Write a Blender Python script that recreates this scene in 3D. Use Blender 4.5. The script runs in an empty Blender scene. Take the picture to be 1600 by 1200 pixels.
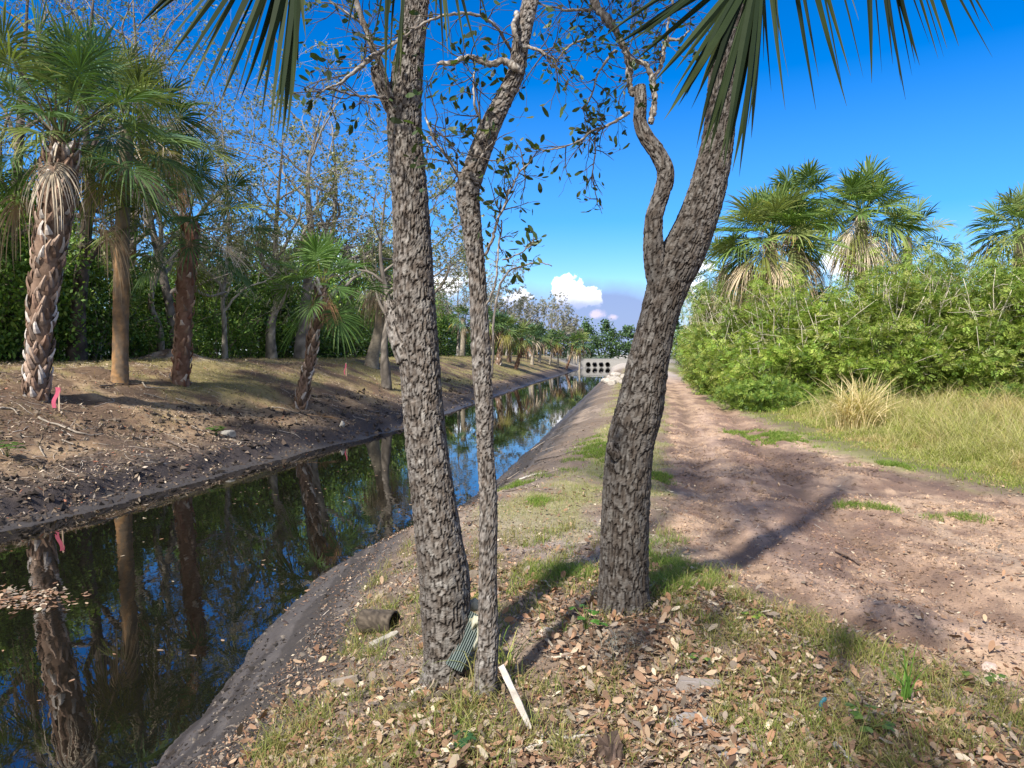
import bpy, math, random
import numpy as np
from mathutils import Vector, Matrix

S = bpy.context.scene
# ------------------------------------------------------------------ camera
F = 1100.0; EYE = np.array([0, 0, 1.6])
YAW = math.atan(165 / F); PIT = math.atan(47 / F)
cam = bpy.data.cameras.new('camera'); co = bpy.data.objects.new('camera', cam)
S.collection.objects.link(co); S.camera = co
cam.sensor_width = 36; cam.lens = 36 * F / 1600; cam.clip_start = 0.05; cam.clip_end = 4000
co.location = EYE; co.rotation_euler = (math.pi / 2 - PIT, 0, YAW)
# ------------------------------------------------------------------ sky, sun
SUN = np.array([-0.34, -0.74, 0.85]); SUN = SUN / np.linalg.norm(SUN)
SKY_STRENGTH = 0.118; SUN_STRENGTH = 5.0; EXPOSURE = 0.76
S.view_settings.view_transform = 'Standard'; S.view_settings.look = 'None'
S.view_settings.exposure = EXPOSURE; S.view_settings.gamma = 1
sl = bpy.data.lights.new('sun', 'SUN'); so = bpy.data.objects.new('sun', sl); S.collection.objects.link(so)
sl.energy = SUN_STRENGTH; sl.angle = math.radians(2.5); sl.color = (1.0, 0.93, 0.83)
so.rotation_euler = Vector(SUN).to_track_quat('Z', 'Y').to_euler()
so.location = (0, 0, 30)

class NT:
    def __init__(s, tree): s.t = tree
    def n(s, typ, **kw):
        nd = s.t.nodes.new(typ); ins = kw.pop('ins', {})
        for k, v in kw.items(): setattr(nd, k, v)
        for k, v in ins.items():
            sock = nd.inputs[k]
            if isinstance(v, bpy.types.NodeSocket): s.t.links.new(v, sock)
            else: sock.default_value = v
        return nd
    def math(s, op, a, b=0.0, c=0.0, clamp=False):
        nd = s.n('ShaderNodeMath', operation=op, use_clamp=clamp)
        for i, v in enumerate((a, b, c)):
            if isinstance(v, bpy.types.NodeSocket): s.t.links.new(v, nd.inputs[i])
            else: nd.inputs[i].default_value = v
        return nd.outputs[0]
    def ramp(s, fac, stops, interp='LINEAR'):
        nd = s.n('ShaderNodeValToRGB'); cr = nd.color_ramp; cr.interpolation = interp
        while len(cr.elements) < len(stops): cr.elements.new(0.5)
        for e, (p, c) in zip(cr.elements, stops):
            e.position = p; e.color = (*c, 1) if len(c) == 3 else c
        s.t.links.new(fac, nd.inputs[0]); return nd.outputs[0]
    def mix(s, fac, a, b, blend='MIX'):
        nd = s.n('ShaderNodeMix', data_type='RGBA', blend_type=blend)
        for k, v in ((0, fac), (6, a), (7, b)):
            if isinstance(v, bpy.types.NodeSocket): s.t.links.new(v, nd.inputs[k])
            else: nd.inputs[k].default_value = v if k == 0 or len(v) == 4 else (*v, 1)
        return nd.outputs[2]

w = bpy.data.worlds.new('World'); S.world = w; w.use_nodes = True
w.node_tree.nodes.clear(); N = NT(w.node_tree)
sky = N.n('ShaderNodeTexSky', sky_type='NISHITA', sun_disc=False, sun_elevation=math.asin(SUN[2]),
          sun_rotation=math.atan2(SUN[0], SUN[1]), air_density=1.0, dust_density=0.2, ozone_density=3.0)
hs = N.n('ShaderNodeHueSaturation', ins={'Hue': .513, 'Saturation': 1.72, 'Value': 1.0, 'Color': sky.outputs[0]})
tc = N.n('ShaderNodeTexCoord'); sep = N.n('ShaderNodeSeparateXYZ', ins={0: tc.outputs['Generated']})
az = N.math('ARCTAN2', sep.outputs[0], sep.outputs[1])          # radians, 0 along the canal
el = N.math('ARCSINE', sep.outputs[2])
nz = N.n('ShaderNodeTexNoise', ins={'Vector': tc.outputs['Generated'], 'Scale': 26.0, 'Detail': 7.0, 'Roughness': 0.55})
nz2 = N.n('ShaderNodeTexNoise', ins={'Vector': tc.outputs['Generated'], 'Scale': 9.0, 'Detail': 5.0, 'Roughness': 0.6})
def blob(a0, e0, ra, re, amp, noise, k):
    """a cloud lump: 1 inside an ellipse of sky (radians), ragged by noise"""
    u = N.math('DIVIDE', N.math('SUBTRACT', az, a0), ra); v = N.math('DIVIDE', N.math('SUBTRACT', el, e0), re)
    d = N.math('SQRT', N.math('ADD', N.math('MULTIPLY', u, u), N.math('MULTIPLY', v, v)))
    d = N.math('ADD', d, N.math('MULTIPLY', N.math('SUBTRACT', noise, 0.5), k))
    return N.math('MULTIPLY', N.math('SUBTRACT', 1.0, d), amp, clamp=True)
def big(*a):
    r = a[0]
    for b in a[1:]: r = N.math('MAXIMUM', r, b)
    return r
col = hs.outputs[0]
# pale haze low in the sky, a grey-violet cloud bank over the end of the canal, white cumulus heads above it
haze = N.math('MULTIPLY', N.math('SUBTRACT', 1.0, N.math('DIVIDE', el, 0.36)), 0.5, clamp=True)
col = N.mix(haze, col, (2.5, 4.2, 8.0))
# unseen pale veil added overhead and behind the camera to whiten the blue fill
fill_veil = N.math('MAXIMUM', N.math('MULTIPLY', N.math('SUBTRACT', el, .95), 3.0, clamp=True), N.math('MULTIPLY', N.math('SUBTRACT', -.25, sep.outputs[1]), 3.0, clamp=True))
fill_veil = N.math('MULTIPLY', fill_veil, N.math('MULTIPLY_ADD', nz2.outputs[0], .8, .35, clamp=True))
col = N.mix(fill_veil, col, (6.4, 6.3, 6.1))
bank = big(blob(-0.020, 0.045, 0.13, 0.062, 2.2, nz2.outputs[0], 0.7), blob(-0.16, 0.03, 0.2, 0.07, 2.0, nz2.outputs[0], 0.8))
col = N.mix(N.math('MULTIPLY', bank, .9), col, (1.75, 2.25, 4.0))
nzc = N.n('ShaderNodeTexNoise', ins={'Vector': tc.outputs['Generated'], 'Scale': 60.0, 'Detail': 8.0, 'Roughness': 0.62})
mixn = N.math('ADD', N.math('MULTIPLY', nz.outputs[0], .6), N.math('MULTIPLY', nzc.outputs[0], .4))
heads = big(blob(-0.075, 0.089, 0.024, 0.022, 4.5, mixn, 4.5), blob(-0.052, 0.084, 0.023, 0.019, 4.5, mixn, 4.5), blob(-0.036, 0.076, 0.016, 0.014, 4.0, mixn, 4.5),
            blob(-0.145, 0.078, 0.030, 0.014, 4.0, mixn, 5.0), blob(-0.235, 0.100, 0.035, 0.018, 2.0, mixn, 5.0),
            blob(0.10, 0.105, 0.03, 0.045, 1.8, mixn, 5.0), blob(0.285, 0.120, 0.03, 0.03, 2.0, mixn, 5.0),
            blob(-0.42, 0.13, 0.10, 0.03, .9, mixn, 5.0))
fl = N.math('MULTIPLY', N.math('SUBTRACT', el, 0.058), 45.0, clamp=True)   # cumulus base fades into the bank
hc = N.mix(N.math('MULTIPLY', N.math('SUBTRACT', N.math('ADD', el, N.math('MULTIPLY', N.math('SUBTRACT', mixn, .5), .03)), 0.068), 45.0, clamp=True), (4.2, 4.5, 6.4), (9.2, 9.3, 9.8))
col = N.mix(N.math('MULTIPLY', heads, fl), col, hc)
wisps = big(blob(-0.030, 0.056, 0.016, 0.008, 1.6, mixn, 5.0), blob(-0.006, 0.052, 0.010, 0.005, 1.2, mixn, 5.0))
col = N.mix(wisps, col, (4.6, 4.2, 5.6))
bg = N.n('ShaderNodeBackground', ins={'Color': col, 'Strength': SKY_STRENGTH})
ow = N.n('ShaderNodeOutputWorld', ins={'Surface': bg.outputs[0]})

# ------------------------------------------------------------------ numeric helpers
FW = np.array([-math.sin(YAW) * math.cos(PIT), math.cos(YAW) * math.cos(PIT), -math.sin(PIT)])
RT = np.array([math.cos(YAW), math.sin(YAW), 0]); UP = np.cross(RT, FW)
def P(px, py, D):
    """a point seen at pixel (px, py) of the 1600x1200 photograph, D metres ahead"""
    return EYE + D * (FW + RT * (px - 800) / F - UP * (py - 600) / F)
def _h(ix, iy, seed):
    h = (ix.astype(np.int64) * 374761393 + iy.astype(np.int64) * 668265263 + seed * 144269504) & 0xffffffff
    h = ((h ^ (h >> 13)) * 1274126177) & 0xffffffff
    return ((h ^ (h >> 16)) & 0xffff) / 65535.0
def vn(x, y, seed=0):
    x = np.asarray(x, float); y = np.asarray(y, float)
    ix = np.floor(x); iy = np.floor(y); fx = x - ix; fy = y - iy
    fx = fx * fx * (3 - 2 * fx); fy = fy * fy * (3 - 2 * fy)
    a = _h(ix, iy, seed); b = _h(ix + 1, iy, seed); c = _h(ix, iy + 1, seed); d = _h(ix + 1, iy + 1, seed)
    return (a * (1 - fx) + b * fx) * (1 - fy) + (c * (1 - fx) + d * fx) * fy
def fbm(x, y, o=4, seed=0):
    r = 0; amp = 0.5; t = 0
    for k in range(o):
        r = r + amp * vn(x * 2 ** k, y * 2 ** k, seed + k * 17); t += amp; amp *= 0.55
    return r / t
def ss(a, b, x):
    t = np.clip((x - a) / (b - a), 0, 1); return t * t * (3 - 2 * t)
def nrm(v): return v / (np.linalg.norm(v, axis=-1, keepdims=True) + 1e-9)

# ------------------------------------------------------------------ terrain
MND = P(270, 560, -15.2 / (FW[0] + RT[0] * (270 - 800) / F))       # sand heap on the far bank
SND = P(110, 565, -15.0 / (FW[0] + RT[0] * (110 - 800) / F))
WATER = -0.8
_ry = [-30, 2, 3.64, 4.37, 5.37, 6.09, 6.92, 7.88, 8.57, 10.5, 13.5, 20.2, 33.5, 72, 95, 126]
_rx = [-2.6, -2.6, -2.66, -2.74, -2.96, -3.06, -3.15, -3.02, -2.6, -2.42, -2.28, -2.09, -1.94, -1.3, -0.9, -1.1]
_ly = [-30, 5, 8.25, 9.7, 11.85, 14, 16.7, 18.4, 22, 32.7, 55.8, 98, 126]
_lx = [-8.6, -8.5, -8.2, -7.85, -7.73, -7.66, -7.4, -7.05, -6.75, -6.76, -6.75, -6.0, -5.6]
def xr(y): y = np.asarray(y, float); return np.interp(y, _ry, _rx) + .16 * (fbm(y * 1.7, y * 0 + 3.3, 4, 101) - .5)
def xl(y): y = np.asarray(y, float); return np.interp(y, _ly, _lx) + .42 * (fbm(y * .9, y * 0 + 7.7, 5, 102) - .5)
def road_l(y): return np.interp(y, [-30, -4, 1, 2.5, 3.4, 3.9, 4.2, 4.45, 4.75, 5.6, 7.2, 12.2, 20.6, 34.6, 70, 120],
                                [40, 12, 5, 2.9, 1.82, 1.45, 1.22, .95, .68, .52, .45, .75, 1.4, 2.2, 2.8, 3.0])
def road_r(y): return np.interp(y, [-30, 3, 5, 7, 8.6, 9.8, 11.2, 13.4, 17.9, 27, 48.8, 80, 120],
                                [70, 12, 7.5, 5.6, 4.54, 4.01, 3.66, 3.4, 3.35, 3.3, 4.4, 5, 5.5])
def ell(x, y, cx, cy, rx, ry, rot=0):
    c, s = math.cos(rot), math.sin(rot); u = ((x - cx) * c + (y - cy) * s) / rx; v = (-(x - cx) * s + (y - cy) * c) / ry
    return np.clip(1.3 - np.sqrt(u * u + v * v), 0, 1)
def road_mask(x, y):
    n = (fbm(x * 1.7, y * 1.7, 3, 5) - 0.5) * 0.7
    return ss(-0.12, 0.2, x - road_l(y) + n * .6) * ss(-0.15, 0.25, road_r(y) - x + n)
def ground_z(x, y):
    x = np.asarray(x, float); y = np.asarray(y, float)
    r, l = xr(y), xl(y)
    wob = (fbm(x * .9, y * .9, 3, 1) - .5)
    t = x - r
    u = np.clip(t / 2.1, 0, 1)
    zr = WATER + 0.8 * (1 - (1 - u) ** 1.75) + 0.06 * (t > 0) * wob * np.minimum(t, 1) * 2
    zr = zr + 0.25 * ss(5, 12, x) * ss(2, 20, y) + 0.10 * ell(x, y, 0.2, 4.3, 0.9, 0.9)
    rm = road_mask(x, y)
    off = x - road_l(y)
    rut = -0.05 * np.exp(-((off - .55) / .14) ** 2) - 0.065 * np.exp(-((off - 1.7) / .16) ** 2) + 0.03 * np.exp(-((off - 1.1) / .22) ** 2)
    zr = zr + rm * (rut * ss(60, 20, y) - 0.03 + 0.05 * (fbm(x * 4, y * 2.2, 4, 9) - .5) + .04 * (fbm(off * 7, y * .7, 3, 92) - .5)) + (1 - rm) * 0.05 * (fbm(x * 3, y * 3, 4, 3) - .5)
    s = l - x
    lip = 0.05 * ss(0, .5, s) + 0.22 * ss(.45, .8 + .3 * wob, s)
    zl = WATER + lip + 1.88 * ss(0.2, 7.6, s) ** .85 + 0.10 * wob * 2 * ss(0.5, 2, s) + 0.10 * (fbm(x * 2.3, y * 2.3, 4, 7) - .5) * ss(.4, 1.5, s)
    m = MND; zl = zl + 0.42 * np.exp(-(((x - m[0]) / 1.05) ** 2 + ((y - m[1]) / .8) ** 2))
    mid = (l + r) / 2; bed = WATER - 0.5 * np.clip(np.minimum(-t, x - l) / 1.0, 0, 1.4) ** .8
    z = np.where(t >= 0, zr, np.where(s >= 0, zl, bed))
    e = ss(124, 128, y); z = z * (1 - e) + 0.58 * e
    far = ss(60, 200, np.hypot(x, y)); z = z + 0.02 * far
    return z
def G(px, py, D0=1.0, D1=200.0):
    """where the sight line through the pixel meets the ground"""
    d = FW + RT * (px - 800) / F - UP * (py - 600) / F
    t = D0 * (D1 / D0) ** np.linspace(0, 1, 4000)
    q = EYE + t[:, None] * d
    k = np.argmax(q[:, 2] < ground_z(q[:, 0], q[:, 1]))
    if k == 0: k = len(t) - 1
    return np.array([q[k, 0], q[k, 1], float(ground_z(q[k, 0], q[k, 1]))])
def gp(px, D, dz=0.0):
    """ground point in the vertical plane of column px, D metres ahead"""
    q = P(px, 553, D); return np.array([q[0], q[1], float(ground_z(q[0], q[1])) + dz])
def gl(px, X, dz=0.0):
    """ground point in the vertical plane of column px, at X metres across from the canal axis"""
    d = FW + RT * (px - 800) / F; return gp(px, X / d[0], dz)
def on(x, y, dz=0.0): return np.array([x, y, float(ground_z(x, y)) + dz])

# ------------------------------------------------------------------ mesh helpers
def meshdata(name, V, Fs, C=None, smooth=True, extra=None):
    me = bpy.data.meshes.new(name)
    V = np.asarray(V, np.float32); Fs = [np.asarray(f, np.int32) for f in Fs if len(f)]
    me.vertices.add(len(V)); me.vertices.foreach_set('co', V.ravel())
    loops = np.concatenate([f.ravel() for f in Fs]); sizes = np.concatenate([np.full(len(f), f.shape[1], np.int32) for f in Fs])
    me.loops.add(len(loops)); me.loops.foreach_set('vertex_index', loops)
    me.polygons.add(len(sizes)); me.polygons.foreach_set('loop_start', np.concatenate([[0], np.cumsum(sizes)[:-1]]).astype(np.int32))
    me.polygons.foreach_set('use_smooth', np.full(len(sizes), smooth))
    me.update(calc_edges=True)
    if C is not None:
        C = np.asarray(C, np.float32)
        if C.shape[1] == 3: C = np.concatenate([C, np.zeros((len(C), 1), np.float32)], 1)
        at = me.color_attributes.new('Col', 'FLOAT_COLOR', 'POINT'); at.data.foreach_set('color', C.ravel())
    return me
class MB:
    def __init__(s): s.V = []; s.F = {3: [], 4: []}; s.C = []; s.n = 0
    def add(s, V, Fs, C=(1, 1, 1)):
        V = np.asarray(V, float).reshape(-1, 3)
        C = np.asarray(C, float)
        if C.ndim == 1: C = np.tile(C, (len(V), 1))
        for f in Fs:
            f = np.asarray(f)
            if len(f): s.F[f.shape[1]].append(f + s.n)
        s.V.append(V); s.C.append(C); s.n += len(V); return s
    def data(s, name, smooth=True, flip=None):
        Fs = [np.concatenate(s.F[k]) for k in (3, 4) if s.F[k]]
        return meshdata(name, np.concatenate(s.V), Fs, np.concatenate(s.C), smooth)
    def build(s, name, mat, parent=None, smooth=True): return link(name, s.data(name, smooth), mat, parent)
def link(name, me, mat=None, parent=None):
    o = bpy.data.objects.new(name, me); S.collection.objects.link(o)
    if mat is not None:
        me.materials.clear(); me.materials.append(mat)
    if parent is not None: o.parent = parent
    return o
def tag(o, label=None, cat=None, group=None, kind=None):
    for k, v in (('label', label), ('category', cat), ('group', group), ('kind', kind)):
        if v: o[k] = v
    return o
def thing(name, loc, label, cat, group=None, rz=0, sc=1):
    o = bpy.data.objects.new(name, None); S.collection.objects.link(o); o.empty_display_size = .2
    o.location = loc; o.rotation_euler = (0, 0, rz); o.scale = (sc, sc, sc) if np.isscalar(sc) else sc
    return tag(o, label, cat, group)
def copy_thing(src, loc, label, rz=0, sc=1, group=None):
    r = src.copy(); S.collection.objects.link(r); r.location = loc; r.rotation_euler = (0, 0, rz)
    r.scale = (sc, sc, sc) if np.isscalar(sc) else sc
    r['label'] = label
    if group: r['group'] = group
    for ch in list(src.children):
        c = ch.copy(); S.collection.objects.link(c); c.parent = r
        for g in ch.children:
            d = g.copy(); S.collection.objects.link(d); d.parent = c
    return r
def frames(pts):
    pts = np.asarray(pts, float); T = nrm(np.gradient(pts, axis=0))
    a = np.array([1., 0, 0]) if abs(T[0][0]) < .8 else np.array([0, 1., 0])
    A = np.zeros_like(pts); u = a - T[0] * a.dot(T[0]); u /= np.linalg.norm(u)
    for i in range(len(pts)):
        u = u - T[i] * u.dot(T[i]); u /= np.linalg.norm(u) + 1e-9; A[i] = u
    return T, A, np.cross(T, A)
def tube(pts, rad, n=6, cap=True, flat=1.0):
    pts = np.asarray(pts, float); m = len(pts); rad = np.broadcast_to(rad, (m,))
    T, A, B = frames(pts); th = np.arange(n) * 2 * math.pi / n
    ring = A[:, None] * np.cos(th)[None, :, None] + B[:, None] * (flat * np.sin(th))[None, :, None]
    V = (pts[:, None] + ring * rad[:, None, None]).reshape(-1, 3)
    i = np.arange(m - 1)[:, None] * n; j = np.arange(n)[None]; j2 = (j + 1) % n
    Q = np.stack([i + j, i + j2, i + n + j2, i + n + j], -1).reshape(-1, 4)
    Tr = []
    if cap:
        V = np.concatenate([V, pts[:1], pts[-1:]]); a = m * n
        jj = np.arange(n); Tr = np.concatenate([np.stack([np.full(n, a), (jj + 1) % n, jj], -1), np.stack([np.full(n, a + 1), (m - 1) * n + jj, (m - 1) * n + (jj + 1) % n], -1)])
    return V, [Q, Tr]
def spline(pts, n):
    """Catmull-Rom through pts (any number of columns), n samples"""
    p = np.asarray(pts, float); p = np.concatenate([2 * p[:1] - p[1:2], p, 2 * p[-1:] - p[-2:-1]])
    t = np.linspace(0, len(p) - 3 - 1e-6, n); i = t.astype(int); f = (t - i)[:, None]
    a, b, c, d = p[i], p[i + 1], p[i + 2], p[i + 3]
    return .5 * ((2 * b) + (c - a) * f + (2 * a - 5 * b + 4 * c - d) * f ** 2 + (3 * b - a - 3 * c + d) * f ** 3)
def box(mb, c, size, col=(1, 1, 1), R=None, taper=1.0):
    sx, sy, sz = np.asarray(size) / 2
    v = np.array([[x * (taper if z > 0 else 1), y * (taper if z > 0 else 1), z] for z in (-sz, sz) for y in (-sy, sy) for x in (-sx, sx)])
    if R is not None: v = v @ np.asarray(R).T
    mb.add(v + c, [np.array([[0, 2, 3, 1], [4, 5, 7, 6], [0, 1, 5, 4], [2, 6, 7, 3], [0, 4, 6, 2], [1, 3, 7, 5]])], col)
def basis(n, rng, tilt=1.0):
    """random orthonormal bases, z axis near up when tilt is small"""
    z = rng.normal(0, 1, (n, 3)) * tilt + np.array([0, 0, 1.0]); z = nrm(z)
    a = rng.normal(0, 1, (n, 3)); x = nrm(a - z * (a * z).sum(-1, keepdims=True)); return x, np.cross(z, x), z
def kites(mb, Pt, x, y, L, W, C, z=None, fold=0.0):
    """leaf-shaped quads from base point Pt along x"""
    L = np.broadcast_to(L, (len(Pt),))[:, None]; W = np.broadcast_to(W, (len(Pt),))[:, None]
    m = Pt + x * L * .5; tip = Pt + x * L
    if z is not None: tip = tip - z * L * fold; 
    V = np.stack([Pt, m + y * W / 2, tip, m - y * W / 2], 1).reshape(-1, 3)
    mb.add(V, [np.arange(len(V)).reshape(-1, 4)], np.repeat(C, 4, 0))
def ovals(mb, Pt, x, y, z, L, W, C, curl=.15):
    """rounder, curled leaves: eight vertices each"""
    L = np.broadcast_to(L, (len(Pt),))[:, None]; W = np.broadcast_to(W, (len(Pt),))[:, None]; n = len(Pt)
    curl = np.broadcast_to(curl, (n,))[:, None]
    st = [(0, 0), (.28, .38), (.62, .5), (.86, .33), (1, 0)]
    v = [Pt]
    for s, ww in st[1:-1]:
        c = Pt + x * L * s + z * L * curl * (math.sin(s * 3.1) * -1.0)
        v += [c + y * W * ww + z * W * curl * 1.6, c - y * W * ww + z * W * curl * 1.6]
    v.append(Pt + x * L)
    V = np.stack(v, 1).reshape(-1, 3); o = (np.arange(n) * 8)[:, None]
    mb.add(V, [np.concatenate([o + [0, 2, 1], o + [5, 6, 7]]), np.concatenate([o + [1, 2, 4, 3], o + [3, 4, 6, 5]])], np.repeat(C, 8, 0))
def blades(mb, Pt, h, wd, bend, C, rng, tipc=None, segs=3):
    """grass blades: tapered strips that arch over"""
    n = len(Pt); a = rng.uniform(0, 2 * math.pi, n); d = np.stack([np.cos(a), np.sin(a), 0 * a], 1); sd = np.stack([-np.sin(a), np.cos(a), 0 * a], 1)
    a2 = rng.uniform(0, math.pi, n); sd = np.stack([np.cos(a2), np.sin(a2), 0 * a2], 1)
    h = np.broadcast_to(h, (n,))[:, None]; wd = np.broadcast_to(wd, (n,))[:, None]; bend = np.broadcast_to(bend, (n,))[:, None]
    v = []; cc = []
    tipc = C if tipc is None else tipc
    for k in range(segs + 1):
        t = k / segs; ang = bend * t
        c = Pt + d * h * t * np.sin(ang) + np.array([0, 0, 1.]) * h * t * np.cos(ang * .9)
        col = C * (1 - t) + tipc * t
        if k < segs: v += [c + sd * wd * (1 - .6 * t) / 2, c - sd * wd * (1 - .6 * t) / 2]; cc += [col, col]
        else: v.append(c); cc.append(col)
    m = 2 * segs + 1; V = np.stack(v, 1).reshape(-1, 3); CC = np.stack(cc, 1).reshape(-1, 3); o = (np.arange(n) * m)[:, None]
    Q = np.concatenate([o + [2 * k, 2 * k + 1, 2 * k + 3, 2 * k + 2] for k in range(segs - 1)]) if segs > 1 else []
    mb.add(V, [Q, o + [2 * segs - 2, 2 * segs - 1, 2 * segs]], CC)
def jit(rng, n, base, s=.2, hue=.06):
    """n colours scattered round base"""
    b = np.asarray(base, float); k = rng.normal(1, s, (n, 1)).clip(.35, 1.9)
    return (b * k * rng.normal(1, hue, (n, 3)).clip(.7, 1.3)).clip(.004, .9)
def pick(rng, n, cols, p=None, s=.15):
    c = np.asarray(cols, float)[rng.choice(len(cols), n, p=p)]
    return (c * rng.normal(1, s, (n, 1)).clip(.4, 1.7)).clip(.004, .9)

# ------------------------------------------------------------------ materials
def material(name):
    m = bpy.data.materials.new(name); m.use_nodes = True; m.node_tree.nodes.clear(); return m, NT(m.node_tree)
def m_attr(name, rough=.8, transl=0.0, nscale=40, namp=.25, bump=0.0, bscale=60, tint=(1, 1, 1), spec=.3, coat=0):
    m, N = material(name)
    at = N.n('ShaderNodeAttribute', attribute_name='Col'); g = N.n('ShaderNodeTexCoord')
    nz = N.n('ShaderNodeTexNoise', ins={'Vector': g.outputs['Object'], 'Scale': nscale, 'Detail': 5.0, 'Roughness': .65})
    k = N.math('MULTIPLY_ADD', nz.outputs[0], 2 * namp, 1 - namp)
    oi = N.n('ShaderNodeObjectInfo'); k = N.math('MULTIPLY', k, N.math('MULTIPLY_ADD', oi.outputs['Random'], .36, .82)) if transl > .2 else k
    c = N.mix(1.0, at.outputs[0], tint, 'MULTIPLY')
    cc = N.n('ShaderNodeVectorMath', operation='SCALE', ins={0: c, 'Scale': k}).outputs[0]
    b = N.n('ShaderNodeBsdfPrincipled', ins={'Base Color': cc, 'Roughness': rough, 'Specular IOR Level': spec})
    if bump:
        n2 = N.n('ShaderNodeTexNoise', ins={'Vector': g.outputs['Object'], 'Scale': bscale, 'Detail': 6.0, 'Roughness': .7})
        bn = N.n('ShaderNodeBump', ins={'Strength': bump, 'Distance': .01, 'Height': n2.outputs[0]})
        m.node_tree.links.new(bn.outputs[0], b.inputs['Normal'])
    out = b.outputs[0]
    if transl:
        t2 = N.mix(1.0, cc, (1.3, 1.35, .6), 'MULTIPLY')
        t = N.n('ShaderNodeBsdfTranslucent', ins={'Color': t2})
        out = N.n('ShaderNodeMixShader', ins={0: transl, 1: b.outputs[0], 2: t.outputs[0]}).outputs[0]
    N.n('ShaderNodeOutputMaterial', ins={'Surface': out}); return m
M_leaf = m_attr('leaf', .5, .30, 12, .15, spec=.4)
M_palm = m_attr('palm_leaf', .6, .25, 20, .12, spec=.3)
M_fan = m_attr('hanging_fan', .7, .18, 30, .2, spec=.15)
M_grass = m_attr('grass_blade', .65, .35, 8, .2)
M_litter = m_attr('dead_leaf', .75, .08, 90, .22)
M_bark = m_attr('oak_bark', .92, 0, 120, .35, bump=.5, bscale=260, spec=.15)
M_bark2 = m_attr('pale_bark', .92, 0, 9, .45, bump=.5, bscale=60, spec=.15)
M_boot = m_attr('palm_boot', .85, 0, 14, .45, bump=.4, bscale=50, spec=.2)
M_stick = m_attr('dry_wood', .9, 0, 30, .3, bump=.4, bscale=120)
M_rock = m_attr('rock', .9, 0, 8, .3, bump=.6, bscale=30)
M_plastic = m_attr('weathered_plastic', .45, 0, 25, .3, bump=.2, bscale=60, spec=.5)
M_cloth = m_attr('ribbon', .6, .3, 30, .1)

def m_ground():
    m, N = material('soil'); at = N.n('ShaderNodeAttribute', attribute_name='Col'); g = N.n('ShaderNodeNewGeometry')
    pos = g.outputs['Position']
    a = N.n('ShaderNodeTexNoise', ins={'Vector': pos, 'Scale': 9.0, 'Detail': 9.0, 'Roughness': .72})
    b = N.n('ShaderNodeTexNoise', ins={'Vector': pos, 'Scale': 70.0, 'Detail': 5.0, 'Roughness': .7})
    v = N.n('ShaderNodeTexVoronoi', ins={'Vector': pos, 'Scale': 45.0, 'Randomness': 1.0})
    k = N.math('MULTIPLY', N.math('MULTIPLY_ADD', a.outputs[0], 1.1, .45), N.math('MULTIPLY_ADD', b.outputs[0], 1.0, .5))
    c = N.n('ShaderNodeVectorMath', operation='SCALE', ins={0: at.outputs[0], 'Scale': k}).outputs[0]
    # small pale and rusty flecks: grit, chips, leaf crumbs
    fl = N.math('MULTIPLY', N.math('GREATER_THAN', N.math('SUBTRACT', .16, v.outputs['Distance']), 0), N.math('MULTIPLY', N.math('SUBTRACT', a.outputs[0], .45), 3.0, clamp=True))
    dry = N.math('SUBTRACT', 1.0, at.outputs['Alpha'], clamp=True)
    c = N.mix(N.math('MULTIPLY', N.math('MULTIPLY', fl, .5), dry), c, N.mix(v.outputs['Color'], (.5, .36, .25), (.22, .09, .04)))
    h = N.math('ADD', N.math('MULTIPLY', a.outputs[0], 1.0), N.math('MULTIPLY', b.outputs[0], .25))
    bn = N.n('ShaderNodeBump', ins={'Strength': .55, 'Distance': .05, 'Height': h})
    r = N.math('SUBTRACT', .95, N.math('MULTIPLY', at.outputs['Alpha'], .55))
    bs = N.n('ShaderNodeBsdfPrincipled', ins={'Base Color': c, 'Roughness': r, 'Normal': bn.outputs[0], 'Specular IOR Level': .35})
    N.n('ShaderNodeOutputMaterial', ins={'Surface': bs.outputs[0]}); return m
M_ground = m_ground()
def m_water():
    m, N = material('canal_water'); g = N.n('ShaderNodeNewGeometry')
    mp = N.n('ShaderNodeMapping', ins={'Vector': g.outputs['Position'], 'Scale': (1.0, .55, 1.0)})
    a = N.n('ShaderNodeTexNoise', ins={'Vector': mp.outputs[0], 'Scale': 5.0, 'Detail': 3.0, 'Roughness': .5, 'Distortion': .5})
    b = N.n('ShaderNodeTexNoise', ins={'Vector': mp.outputs[0], 'Scale': .5, 'Detail': 2.0})
    h = N.math('MULTIPLY', a.outputs[0], N.math('MULTIPLY', N.math('SUBTRACT', b.outputs[0], .3), 1.6, clamp=True))
    bn = N.n('ShaderNodeBump', ins={'Strength': .10, 'Distance': .03, 'Height': h})
    bs = N.n('ShaderNodeBsdfPrincipled', ins={'Base Color': (.006, .0055, .004, 1), 'Roughness': .012, 'IOR': 2.4, 'Normal': bn.outputs[0], 'Specular IOR Level': .5})
    N.n('ShaderNodeOutputMaterial', ins={'Surface': bs.outputs[0]}); return m
M_water = m_water()

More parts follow.
